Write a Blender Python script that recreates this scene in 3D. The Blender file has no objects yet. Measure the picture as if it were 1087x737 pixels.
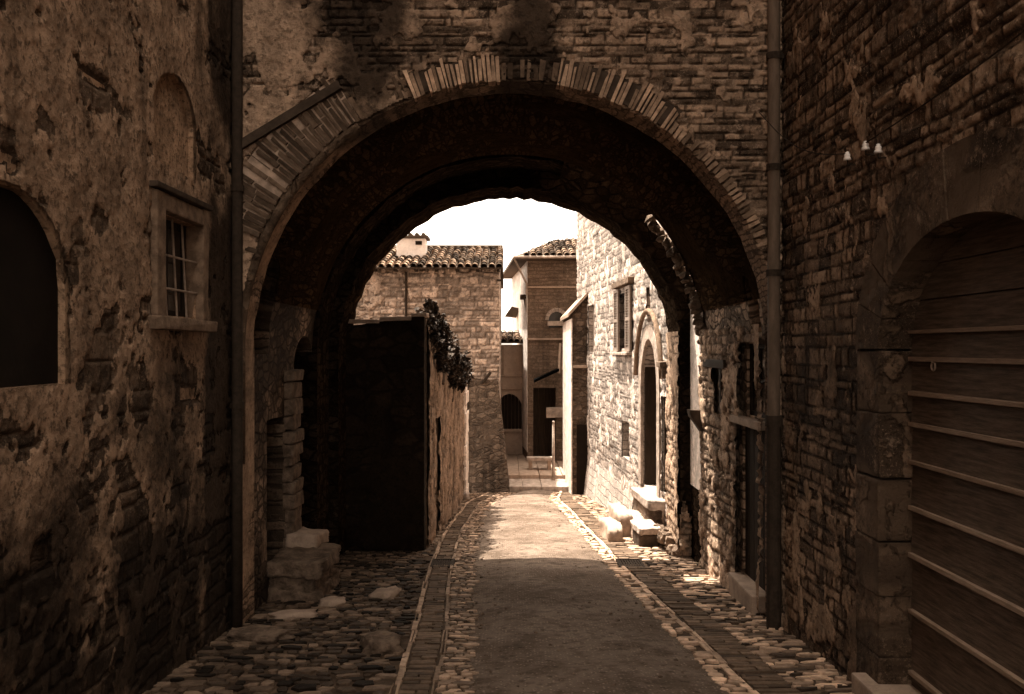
import bpy, bmesh, math, random
from math import sin, cos, pi, sqrt, atan2, radians
from mathutils import Vector, Matrix, noise as mnoise

random.seed(7)
S = bpy.context.scene
COL = S.collection
CZ = 1.97                      # eye height above the street at the camera
F = 1000.0                     # focal length in photograph pixels
KX, KY = 0.23, 0.25            # sun: sideways and along-street run per metre of height

def G(y):                      # street falls away from the camera
    y = max(-12.0, min(60.0, y))
    return -0.07 * y
def zr(py, Y): return CZ + (371.0 - py) / F * Y
def xr(px, Y): return (px - 541.0) / F * Y

# ------------------------------------------------------------------ colours
def C(v, w=1.0):
    return (v * 1.10, v * (1.10 - 0.325 * w), v * (1.10 - 0.53 * w), 1.0)

# ------------------------------------------------------------------ node helper
class NT:
    def __init__(self, name):
        self.m = bpy.data.materials.new(name); self.m.use_nodes = True
        self.t = self.m.node_tree; self.n = self.t.nodes; self.l = self.t.links
        self.bsdf = self.n['Principled BSDF']
        self.bsdf.inputs['Specular IOR Level'].default_value = 0.06
        self.bsdf.inputs['Roughness'].default_value = 0.9
    def put(self, sock, v):
        if v is None: return
        if isinstance(v, bpy.types.NodeSocket): self.l.new(v, sock)
        else:
            try: sock.default_value = v
            except Exception:
                if hasattr(v, '__len__'): sock.default_value = v[:3]
                else: raise
    def math(self, op, a, b=None, c=None, clamp=False):
        n = self.n.new('ShaderNodeMath'); n.operation = op; n.use_clamp = clamp
        self.put(n.inputs[0], a); self.put(n.inputs[1], b)
        if c is not None: self.put(n.inputs[2], c)
        return n.outputs[0]
    def mix(self, f, a, b, mode='MIX'):
        n = self.n.new('ShaderNodeMix'); n.data_type = 'RGBA'; n.blend_type = mode
        n.clamp_factor = True
        self.put(n.inputs[0], f); self.put(n.inputs[6], a); self.put(n.inputs[7], b)
        return n.outputs[2]
    def obj(self):
        return self.n.new('ShaderNodeTexCoord').outputs['Object']
    def sep(self, v):
        n = self.n.new('ShaderNodeSeparateXYZ'); self.put(n.inputs[0], v); return n.outputs
    def comb(self, x, y, z=0.0):
        n = self.n.new('ShaderNodeCombineXYZ')
        self.put(n.inputs[0], x); self.put(n.inputs[1], y); self.put(n.inputs[2], z)
        return n.outputs[0]
    def noise(self, v, scale, detail=6, rough=0.6, dist=0.0):
        n = self.n.new('ShaderNodeTexNoise')
        self.put(n.inputs['Vector'], v)
        n.inputs['Scale'].default_value = scale; n.inputs['Detail'].default_value = detail
        n.inputs['Roughness'].default_value = rough; n.inputs['Distortion'].default_value = dist
        return n.outputs['Fac']
    def voro(self, v, scale, feature='F1', rnd=1.0):
        n = self.n.new('ShaderNodeTexVoronoi'); n.feature = feature
        self.put(n.inputs['Vector'], v)
        n.inputs['Scale'].default_value = scale; n.inputs['Randomness'].default_value = rnd
        return n
    def step(self, v, lo, hi):
        n = self.n.new('ShaderNodeMapRange'); n.interpolation_type = 'SMOOTHSTEP'
        self.put(n.inputs[0], v); self.put(n.inputs[1], lo); self.put(n.inputs[2], hi)
        return n.outputs[0]
    def bump(self, h, strength, dist, prev=None):
        n = self.n.new('ShaderNodeBump')
        n.inputs['Strength'].default_value = strength; n.inputs['Distance'].default_value = dist
        self.put(n.inputs['Height'], h)
        if prev is not None: self.put(n.inputs['Normal'], prev)
        return n.outputs[0]
    def attr(self, name):
        n = self.n.new('ShaderNodeAttribute'); n.attribute_name = name; return n
    def done(self, col, normal=None, rough=None):
        self.put(self.bsdf.inputs['Base Color'], col)
        if normal is not None: self.put(self.bsdf.inputs['Normal'], normal)
        if rough is not None: self.put(self.bsdf.inputs['Roughness'], rough)
        return self.m

def wall_uv(t, mode):
    p = t.obj(); x, y, z = t.sep(p)
    if mode == 'x': return p, y, z
    if mode == 'y': return p, x, z
    if mode == 'vault':
        zz = t.math('SUBTRACT', z, CZ)
        zz = t.math('MAXIMUM', zz, 0.0)
        ang = t.math('ARCTAN2', zz, t.math('ABSOLUTE', x))
        v = t.math('ADD', t.math('MULTIPLY', ang, 2.5), t.math('MINIMUM', z, CZ))
        return p, y, v
    g = t.n.new('ShaderNodeNewGeometry')
    nx, ny, nz = t.sep(g.outputs['True Normal'])
    ax, ay, az = (t.math('ABSOLUTE', q) for q in (nx, ny, nz))
    fx = t.math('GREATER_THAN', ax, ay)
    u = t.math('ADD', t.math('MULTIPLY', y, fx), t.math('MULTIPLY', x, t.math('SUBTRACT', 1.0, fx)))
    fz = t.math('GREATER_THAN', az, 0.75)
    v = t.math('ADD', t.math('MULTIPLY', t.math('ADD', y, z), fz), t.math('MULTIPLY', z, t.math('SUBTRACT', 1.0, fz)))
    u = t.math('ADD', t.math('MULTIPLY', x, fz), t.math('MULTIPLY', u, t.math('SUBTRACT', 1.0, fz)))
    return p, u, v

def masonry(name, mode='auto', pat='coursed', bw=0.34, bh=0.15, dark=0.14, light=0.30, mortar=0.20,
            plaster=None, cover=0.5, pscale=0.9, stain=0.5, warm=1.0, bump=1.0, wob=0.05, mort_w=0.012,
            cover_fn=None, grime=0.35, pit=0.7, dark_fn=None):
    """Old stonework; plaster = albedo of the render still clinging to it, cover = how much of it is left."""
    t = NT(name)
    p, u, v = wall_uv(t, mode)
    n1 = t.noise(p, 1.3, 3); n2 = t.noise(p, 4.5, 4); n3 = t.noise(p, 22, 8, 0.7); n4 = t.noise(p, 75, 4, 0.7)
    wv = t.math('MULTIPLY', t.math('SUBTRACT', n1, 0.5), wob * 2.2)
    wv2 = t.math('MULTIPLY', t.math('SUBTRACT', n2, 0.5), wob * 1.3)
    wv3 = t.math('MULTIPLY', t.math('SUBTRACT', n3, 0.5), wob * 0.35)
    vv = t.math('ADD', t.math('ADD', v, wv), t.math('ADD', wv2, wv3))
    uu = t.math('ADD', t.math('ADD', u, t.math('MULTIPLY', wv2, 1.6)), t.math('MULTIPLY', wv3, 1.5))
    if pat == 'coursed':
        b = t.n.new('ShaderNodeTexBrick')
        t.put(b.inputs['Vector'], t.comb(uu, vv))
        b.inputs['Scale'].default_value = 1.0
        b.inputs['Brick Width'].default_value = bw; b.inputs['Row Height'].default_value = bh
        b.inputs['Mortar Size'].default_value = mort_w; b.inputs['Mortar Smooth'].default_value = 0.6
        b.offset = 0.43; b.squash = 1.35; b.squash_frequency = 3
        b.inputs['Color1'].default_value = (0, 0, 0, 1); b.inputs['Color2'].default_value = (1, 1, 1, 1)
        tone = b.outputs['Color']; mort = b.outputs['Fac']
        # each stone its own grey as well
        vo = t.voro(t.comb(t.math('DIVIDE', uu, bw), t.math('DIVIDE', vv, bh)), 0.9)
        tone2 = t.sep(vo.outputs['Color'])[0]
        tone = t.math('ADD', t.math('MULTIPLY', t.sep(tone)[0], 0.5), t.math('MULTIPLY', tone2, 0.5))
    elif pat == 'attr':
        tone = t.attr('tone').outputs['Fac']; mort = t.attr('joint').outputs['Fac']
    else:
        vec = t.comb(t.math('DIVIDE', uu, bw), t.math('DIVIDE', vv, bh))
        vo = t.voro(vec, 1.0, rnd=0.85); ve = t.voro(vec, 1.0, 'DISTANCE_TO_EDGE', 0.85)
        tone = t.sep(vo.outputs['Color'])[0]
        mort = t.math('SUBTRACT', 1.0, t.step(ve.outputs['Distance'], 0.02, 0.13))
    stone = t.mix(tone, C(dark, warm), C(light, warm))
    n5 = t.noise(p, 11, 7, 0.7)
    stone = t.mix(t.math('MULTIPLY', t.step(n3, 0.46, 0.62), 0.7), stone, C(dark * 0.4, warm))
    stone = t.mix(t.math('MULTIPLY', t.step(n5, 0.54, 0.66), 0.6), stone, C(min(light * 1.5, 0.62), warm * 0.9))
    stone = t.mix(t.math('MULTIPLY', t.step(n4, 0.56, 0.68), 0.55), stone, C(min(light * 1.8, 0.65), warm * 0.9))
    col = t.mix(t.math('MULTIPLY', mort, 0.9), stone, C(mortar, warm))
    h = t.math('ADD', t.math('MULTIPLY', t.math('SUBTRACT', 1.0, mort), 0.6), t.math('MULTIPLY', n3, 0.75))
    h = t.math('ADD', h, t.math('ADD', t.math('MULTIPLY', tone, 0.35), t.math('MULTIPLY', n4, 0.22)))
    if plaster is not None:
        pm = t.noise(p, pscale, 9, 0.62, 0.4)
        if cover_fn is not None: pm = t.math('ADD', pm, cover_fn(t, p))
        lo = 0.62 - 0.24 * cover
        mask = t.step(pm, lo, lo + 0.05) if pat != 'attr' else t.step(t.math('ADD', t.attr('plaster').outputs['Fac'], t.math('MULTIPLY', t.math('SUBTRACT', n3, .5), .9)), .35, .65)
        pc = t.mix(t.step(n2, 0.35, 0.65), C(plaster * 0.6, warm), C(plaster, warm))
        pc = t.mix(t.math('MULTIPLY', t.step(n5, 0.48, 0.62), 0.5), pc, C(plaster * 0.4, warm))
        pc = t.mix(t.math('MULTIPLY', t.step(n3, 0.5, 0.62), pit), pc, C(plaster * 0.25, warm))
        pc = t.mix(t.math('MULTIPLY', t.step(n4, 0.58, 0.7), 0.5), pc, C(min(.8, plaster * 1.6), warm))
        col = t.mix(mask, col, pc)
        ph = t.math('ADD', 1.15, t.math('ADD', t.math('MULTIPLY', n3, 0.6), t.math('MULTIPLY', n2, 0.9)))
        hm = t.n.new('ShaderNodeMix'); hm.data_type = 'FLOAT'
        t.put(hm.inputs[0], mask); t.put(hm.inputs[2], h); t.put(hm.inputs[3], ph); h = hm.outputs[0]
    # vertical weather stains and patches of grime
    sx = t.noise(t.comb(t.math('MULTIPLY', u, 3.2), t.math('MULTIPLY', v, 0.35), 3.1), 1.0, 6, 0.6)
    col = t.mix(t.math('MULTIPLY', t.step(sx, 0.5, 0.72), stain), col, C(dark * 0.35, warm))
    gn = t.noise(t.comb(u, v, 7.7), 0.8, 7, 0.65)
    if dark_fn is not None: gn = t.math('ADD', gn, dark_fn(t, p))
    col = t.mix(t.math('MULTIPLY', t.step(gn, 0.46, 0.66), grime), col, C(dark * 0.3, warm))
    nb = t.bump(h, 0.95, 0.035 * bump)
    return t.done(col, nb)

def simple(name, v, w=1.0, v2=None, scale=8, rough=0.85, bump=0.4, dist=0.01, stretch=(1, 1, 1), tone=None, metal=0.0):
    t = NT(name); p = t.obj()
    x, y, z = t.sep(p)
    q = t.comb(t.math('MULTIPLY', x, stretch[0]), t.math('MULTIPLY', y, stretch[1]), t.math('MULTIPLY', z, stretch[2]))
    n = t.noise(q, scale, 8, 0.65); n2 = t.noise(q, scale * 5, 5, 0.7)
    col = t.mix(t.step(n, 0.32, 0.7), C(v2 if v2 is not None else v * 0.55, w), C(v, w))
    col = t.mix(t.math('MULTIPLY', t.step(n2, 0.5, 0.75), 0.5), col, C(v * 0.4, w))
    if tone:
        a = t.attr('tone').outputs['Fac']
        col = t.mix(1.0, col, t.comb(a, a, a), 'MULTIPLY')
    h = t.math('ADD', n, t.math('MULTIPLY', n2, 0.5))
    t.bsdf.inputs['Metallic'].default_value = metal
    return t.done(col, t.bump(h, bump, dist), rough)

# ------------------------------------------------------------------ mesh helpers
def ring(bm, pts): return [bm.verts.new(p) for p in pts]
def face(bm, vs):
    try: return bm.faces.new(vs)
    except ValueError: return None
def box(bm, x0, x1, y0, y1, z0, z1, bev=0.0, jit=0.0):
    v = [bm.verts.new((x, y, z)) for z in (z0, z1) for x, y in ((x0, y0), (x1, y0), (x1, y1), (x0, y1))]
    if jit:
        for q in v: q.co += Vector((random.uniform(-jit, jit), random.uniform(-jit, jit), random.uniform(-jit, jit)))
    fs = [face(bm, [v[i] for i in f]) for f in ((3, 2, 1, 0), (4, 5, 6, 7), (0, 1, 5, 4), (1, 2, 6, 5), (2, 3, 7, 6), (3, 0, 4, 7))]
    if bev:
        es = list({e for f in fs for e in f.edges})
        bmesh.ops.bevel(bm, geom=es, offset=bev, segments=2, affect='EDGES', profile=0.6)
    return v
def prism(bm, pts, axis, a0, a1):
    """pts: 2-D outline; axis 'x' -> (y,z), 'y' -> (x,z), 'z' -> (x,y)"""
    def mk(p, a):
        if axis == 'x': return (a, p[0], p[1])
        if axis == 'y': return (p[0], a, p[1])
        return (p[0], p[1], a)
    A = ring(bm, [mk(p, a0) for p in pts]); B = ring(bm, [mk(p, a1) for p in pts])
    n = len(pts)
    face(bm, A[::-1]); face(bm, B)
    for i in range(n): face(bm, [A[i], A[(i + 1) % n], B[(i + 1) % n], B[i]])
def tube(bm, pts, r, seg=10):
    pts = [Vector(p) for p in pts]; prev = None
    rs = r if hasattr(r, '__len__') else [r] * len(pts)
    rings = []
    for i, p in enumerate(pts):
        d = (pts[min(i + 1, len(pts) - 1)] - pts[max(i - 1, 0)]).normalized()
        a = d.orthogonal().normalized() if prev is None else (prev - d * prev.dot(d)).normalized()
        prev = a; b = d.cross(a)
        rings.append(ring(bm, [p + (a * cos(2 * pi * k / seg) + b * sin(2 * pi * k / seg)) * rs[i] for k in range(seg)]))
    for A, B in zip(rings, rings[1:]):
        for k in range(seg): face(bm, [A[k], A[(k + 1) % seg], B[(k + 1) % seg], B[k]])
    face(bm, rings[0][::-1]); face(bm, rings[-1])
def arch_pts(c, half, z0, zs, rise, n=24, jit=0.0, power=2.0, pointed=0.0):
    """outline (u,z): jambs from z0 to zs, then an elliptical or pointed head"""
    pts = [(c - half, z0), (c + half, z0)]
    for i in range(n + 1):
        a = pi * i / n
        if pointed:
            s = i / n
            if s <= 0.5: q = s * 2; x = half * (1 - q ** 1.6); zz = rise * sin(q * pi / 2) ** 0.95
            else: q = (1 - s) * 2; x = -half * (1 - q ** 1.6); zz = rise * sin(q * pi / 2) ** 0.95
        else: x = half * cos(a); zz = rise * sin(a)
        j = 1 + random.uniform(-jit, jit)
        pts.append((c + x * j, zs + zz * j))
    return pts
def mesh_from(bm, name):
    bmesh.ops.recalc_face_normals(bm, faces=bm.faces[:])
    me = bpy.data.meshes.new(name); bm.to_mesh(me); bm.free(); return me
def obj(name, bm, mat, root=None, smooth=False, label=None):
    me = mesh_from(bm, name) if isinstance(bm, bmesh.types.BMesh) else bm
    o = bpy.data.objects.new(name, me); COL.objects.link(o)
    if mat: me.materials.clear(); me.materials.append(mat)
    if smooth:
        for pl in me.polygons: pl.use_smooth = True
    if root:
        o.parent = root
        top = root; off = Vector((0, 0, 0))
        while top: off += top.location; top = top.parent
        o.location = -off
    if label: o['label'] = label
    return o
def tag(o, label, cat, group=None):
    o['label'] = label; o['category'] = cat
    if group: o['group'] = group
    return o
def thing(name, label, cat, loc, group=None):
    o = bpy.data.objects.new(name, None); COL.objects.link(o)
    o.location = loc; o.empty_display_size = 0.3
    return tag(o, label, cat, group)
def structure(name, bm, mat, smooth=False):
    o = obj(name, bm, mat, None, smooth); o['kind'] = 'structure'; return o
def cut(bm, cutters):
    """subtract cutter bmeshes from bm and hand back a mesh"""
    base = bpy.data.objects.new('blank', mesh_from(bm, 'blank')); COL.objects.link(base)
    tmp = []
    for c in cutters:
        co = bpy.data.objects.new('cutter', mesh_from(c, 'cutter')); COL.objects.link(co); tmp.append(co)
        m = base.modifiers.new('b', 'BOOLEAN'); m.operation = 'DIFFERENCE'; m.object = co; m.solver = 'EXACT'
    dg = bpy.context.evaluated_depsgraph_get()
    me = bpy.data.meshes.new_from_object(base.evaluated_get(dg))
    for o in tmp + [base]:
        d = o.data; bpy.data.objects.remove(o); bpy.data.meshes.remove(d)
    return me
def boxbm(*a): 
    b = bmesh.new(); box(b, *a); return b
def prismbm(*a):
    b = bmesh.new(); prism(b, *a); return b
def add_tone(me, vals, per):
    """per-stone brightness, one value per run of `per` faces is passed in as a full list"""
    at = me.attributes.new('tone', 'FLOAT', 'FACE')
    at.data.foreach_set('value', vals)

# ------------------------------------------------------------------ materials
def left_cover(t, p):
    x, y, z = t.sep(p)
    return t.math('MULTIPLY', t.math('SUBTRACT', z, 1.55), 0.07)
def gauss(t, v, c, w):
    q = t.math('DIVIDE', t.math('SUBTRACT', v, c), w)
    return t.math('POWER', 2.718, t.math('MULTIPLY', t.math('MULTIPLY', q, q), -1.0))
def facade_dirt(t, p):           # damp streaks under the broken gutters over the crown
    x, y, z = t.sep(p)
    up = t.step(z, 3.2, 4.6)
    g = t.math('ADD', gauss(t, x, -1.35, .45), gauss(t, x, .2, .3))
    return t.math('ADD', t.math('MULTIPLY', t.math('MULTIPLY', g, up), .3), -.06)
def left_darkening(t, p):             # darker band beside the downpipe and darker low on the wall
    x, y, z = t.sep(p)
    low = t.math('SUBTRACT', 1.0, t.step(z, .2, 1.9))
    return t.math('ADD', t.math('MULTIPLY', t.step(y, 7.9, 8.15), .2), t.math('ADD', t.math('MULTIPLY', low, .2), -.05))
def facade_cover(t, p):          # the render survives mostly on the left of the arch front
    x, y, z = t.sep(p)
    return t.math('MULTIPLY', t.math('ADD', x, 0.9), -0.09)
M = {}
M['left_wall'] = masonry('crumbling_render', 'x', 'coursed', 0.42, 0.2, 0.08, 0.2, 0.22, plaster=0.48, cover=0.8, cover_fn=left_cover, stain=0.5, bump=1.8, warm=1.2, grime=.85, dark_fn=left_darkening, pscale=1.8, pit=.85)
M['facade'] = masonry('rubble_facade', 'y', 'coursed', 0.2, 0.055, 0.09, 0.5, 0.10, plaster=0.48, cover=0.25, cover_fn=facade_cover, stain=0.45, bump=1.4, warm=1.15, grime=.85, dark_fn=facade_dirt, pit=.45, wob=.08, mort_w=.008)
M['right_wall'] = masonry('coursed_stone', 'x', 'coursed', 0.32, 0.135, 0.10, 0.4, 0.12, plaster=0.42, cover=0.2, stain=0.55, bump=1.8, warm=1.2, grime=.7, wob=.06)
M['passage'] = masonry('passage_rubble', 'vault', 'rubble', 0.2, 0.11, 0.10, 0.62, 0.10, plaster=0.55, cover=0.25, stain=0.35, bump=1.6, warm=1.05, grime=.85, dark_fn=lambda t, p: t.math('MULTIPLY', t.math('SUBTRACT', t.sep(p)[0], .6), -.045))  # darker towards the left: the unlit side is put into the colour
M['vault'] = masonry('shaded_vault', 'vault', 'rubble', 0.4, 0.06, 0.02, 0.075, 0.02, plaster=0.035, cover=0.45, stain=0.4, bump=1.0, warm=1.4)
M['rear_arch'] = masonry('shaded_rear_arch', 'auto', 'rubble', 0.2, 0.12, 0.012, 0.05, 0.014, stain=.5, bump=1.5, warm=1.2, grime=.7)  # near-black: shade of the unlit arch face put into the stone colour
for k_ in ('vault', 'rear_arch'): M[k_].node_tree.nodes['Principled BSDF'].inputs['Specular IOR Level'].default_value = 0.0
M['sunlit_white'] = masonry('sunlit_white_wall', 'x', 'rubble', 0.3, 0.2, 0.5, 0.7, 0.6, plaster=0.8, cover=1.2, stain=0.15, warm=0.5, bump=0.7, grime=0.1, pit=.15)  # sunlight on the reveal, end pier and side wall put into white
M['sun_wall'] = masonry('pale_coursed_limestone', 'x', 'coursed', 0.36, 0.17, 0.26, 0.6, 0.13, plaster=0.6, cover=0.3, stain=0.25, warm=0.55, bump=1.6, grime=0.15, pit=.25)
M['house_wall'] = masonry('house_rubble', 'y', 'coursed', 0.3, 0.12, 0.2, 0.75, 0.22, plaster=0.62, cover=0.2, wob=.07, pscale=0.6, stain=0.5, warm=0.8, bump=1.5)
M['tower_wall'] = masonry('tower_brick', 'y', 'coursed', 0.3, 0.11, 0.09, 0.22, 0.13, stain=0.5, bump=0.8)
M['tower_side'] = masonry('tower_side_sunlit', 'x', 'rubble', 0.4, 0.2, 0.55, 0.7, 0.6, plaster=0.75, cover=1.1, warm=0.4, stain=0.15, grime=0.1, pit=.1)  # white stands for the sun on this side, put into the colour
M['garden_wall'] = masonry('garden_wall_stone', 'auto', 'rubble', 0.3, 0.2, 0.12, 0.3, 0.14, plaster=0.3, cover=0.45, stain=0.85, bump=1.3)
M['dark_wall'] = masonry('shaded_end_wall', 'auto', 'rubble', 0.35, 0.2, 0.01, 0.035, 0.012, plaster=0.02, cover=0.5, stain=0.5, warm=1.3)  # shade of the face turned from the sun put into the colour
M['buttress'] = masonry('buttress_stone', 'auto', 'rubble', 0.22, 0.12, 0.035, 0.17, 0.08, stain=0.6, bump=1.4)
M['left_face'] = masonry('left_wall_face', 'x', 'attr', dark=0.05, light=0.2, mortar=0.1, plaster=0.42, stain=0.55, bump=1.5, warm=1.15, grime=.9, dark_fn=left_darkening, pit=.85)
M['facade_face'] = masonry('facade_face', 'y', 'attr', dark=0.06, light=0.6, mortar=0.04, plaster=0.48, stain=0.45, bump=1.5, warm=1.1, grime=.9, dark_fn=facade_dirt, pit=.65)
M['right_face'] = masonry('right_wall_face', 'x', 'attr', dark=0.06, light=0.42, mortar=0.035, plaster=0.42, stain=0.5, bump=1.5, warm=1.15, grime=.7)
M['passage_face'] = masonry('passage_face', 'x', 'attr', dark=0.16, light=0.62, mortar=0.08, plaster=0.55, stain=0.3, bump=.9, warm=1.05, grime=.35)
M['sun_face'] = masonry('sunlit_face', 'x', 'attr', dark=0.2, light=0.6, mortar=0.1, plaster=0.66, stain=0.4, bump=1.0, warm=.6, grime=.2, pit=.3)
M['house_face'] = masonry('house_face', 'y', 'attr', dark=0.16, light=0.72, mortar=0.12, plaster=0.6, stain=0.45, bump=.9, warm=.8, grime=.3)
M['garden_face'] = masonry('garden_face', 'x', 'attr', dark=0.12, light=0.36, mortar=0.08, plaster=0.36, stain=0.9, bump=.9, warm=1.0, grime=.5)
M['mortar_bed'] = simple('brick_mortar', 0.5, 0.9, 0.25, 12, bump=0.6)
M['brick'] = simple('arch_brick', 0.26, 1.1, 0.13, 14, tone=True, bump=0.6)
M['stone'] = simple('dressed_stone', 0.36, 0.9, 0.24, 7, bump=0.6, dist=0.02)
M['portal_stone'] = masonry('portal_stone', 'x', 'rubble', 0.7, 0.5, 0.05, 0.22, 0.1, plaster=0.2, cover=0.35, pscale=2.5, stain=.5, bump=1.3, warm=1.15, grime=.75)
M['frame_stone'] = simple('frame_stone', 0.24, 1.1, 0.11, 9, bump=0.9, dist=0.02)
M['pale_stone'] = simple('pale_stone', 0.42, 0.7, 0.2, 7, bump=0.9, dist=0.02)
M['rough_stone'] = simple('rough_stone', 0.22, 1.0, 0.08, 9, bump=1.0, dist=0.05)
M['cobble'] = simple('paving_stone', 0.5, 1.05, 0.26, 12, tone=True, bump=0.6, dist=0.02, rough=0.7)
M['setts'] = simple('gutter_brick', 0.17, 1.1, 0.09, 14, tone=True, bump=0.5, rough=0.75)
M['wood'] = simple('old_door_wood', 0.15, 1.0, 0.06, 5, stretch=(4, 0.7, 9), bump=0.5, rough=0.65)
M['batten'] = simple('lit_batten_wood', 0.30, 1.0, 0.2, 6, stretch=(4, 1, 9), bump=0.4, rough=0.6)  # paler than the boards: light on the ledges put into the colour
M['dark_wood'] = simple('dark_wood', 0.035, 1.1, 0.02, 6, stretch=(6, 6, 0.8), bump=0.4, rough=0.75)
M['shutter'] = simple('grey_shutter_paint', 0.26, 0.7, 0.18, 8, stretch=(1, 1, 8), bump=0.3, rough=0.7)
M['iron'] = simple('rusty_iron', 0.045, 1.0, 0.025, 18, bump=0.3, rough=0.8)
M['pipe'] = simple('painted_pipe', 0.15, 1.0, 0.09, 10, stretch=(1, 1, 0.3), bump=0.2, rough=0.6)
M['bar'] = simple('weathered_bar', 0.32, 0.9, 0.2, 18, bump=0.2, rough=0.55)
M['porcelain'] = simple('white_porcelain', 0.8, 0.3, 0.7, 5, bump=0.05, rough=0.25)
M['tile'] = simple('roof_tile', 0.27, 1.05, 0.11, 12, tone=True, bump=0.5)
M['tile_bed'] = simple('roof_bed', 0.08, 1.0, 0.05, 6)
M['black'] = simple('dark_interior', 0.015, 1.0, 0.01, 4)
M['pale_plaster'] = simple('pale_plaster', 0.5, 0.8, 0.38, 2.5, bump=0.3)
M['chimney'] = simple('chimney_render', 0.75, 0.4, 0.6, 4, bump=0.4)
M['leaf'] = simple('leaf', 0.05, 1.0, 0.03, 14, tone=True, rough=0.55, bump=0.1)
M['stem'] = simple('stem', 0.12, 1.0, 0.07, 12)
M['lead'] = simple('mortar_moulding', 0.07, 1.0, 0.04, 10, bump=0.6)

def glass_mat():
    t = NT('old_glass'); t.bsdf.inputs['Roughness'].default_value = 0.15
    t.bsdf.inputs['Specular IOR Level'].default_value = 0.5
    return t.done(C(0.02))
M['glass'] = glass_mat()

def road_mat():
    t = NT('dirt_road'); p = t.obj(); x, y, z = t.sep(p)
    n1 = t.noise(p, 1.1, 6, 0.6); n2 = t.noise(p, 9, 8, 0.7); n3 = t.noise(p, 55, 5, 0.7)
    vo = t.voro(p, 34); vo2 = t.voro(p, 11)
    pale = C(0.18, .85); dark = C(0.09, 1.0)
    col = t.mix(t.step(n1, 0.3, 0.7), dark, pale)
    col = t.mix(t.math('MULTIPLY', t.step(n2, 0.45, 0.68), 0.7), col, C(0.05, 1.15))
    col = t.mix(t.math('MULTIPLY', t.step(n3, 0.55, 0.72), 0.6), col, C(0.3, 0.9))
    peb = t.math('MULTIPLY', t.math('SUBTRACT', 1.0, t.step(vo.outputs['Distance'], 0.15, 0.45)), t.math('GREATER_THAN', t.sep(vo.outputs['Color'])[0], 0.7))
    col = t.mix(t.math('MULTIPLY', peb, 0.6), col, C(0.4, 0.8))
    clod = t.math('MULTIPLY', t.math('SUBTRACT', 1.0, t.step(vo2.outputs['Distance'], 0.1, 0.4)), t.math('GREATER_THAN', t.sep(vo2.outputs['Color'])[1], 0.75))
    col = t.mix(t.math('MULTIPLY', clod, 0.6), col, C(0.035, 1.1))
    n6 = t.noise(p, 3.2, 7, 0.68)
    col = t.mix(t.math('MULTIPLY', t.step(n6, 0.5, 0.66), 0.6), col, C(0.045, 1.1))
    h = t.math('ADD', t.math('ADD', n2, t.math('MULTIPLY', n3, 0.4)), t.math('ADD', t.math('MULTIPLY', peb, 0.5), t.math('MULTIPLY', clod, 0.6)))
    return t.done(col, t.bump(h, 0.9, 0.03))
M['road'] = road_mat()
M['earth'] = simple('packed_earth', 0.09, 1.15, 0.04, 5, bump=0.9, dist=0.03)

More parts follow.
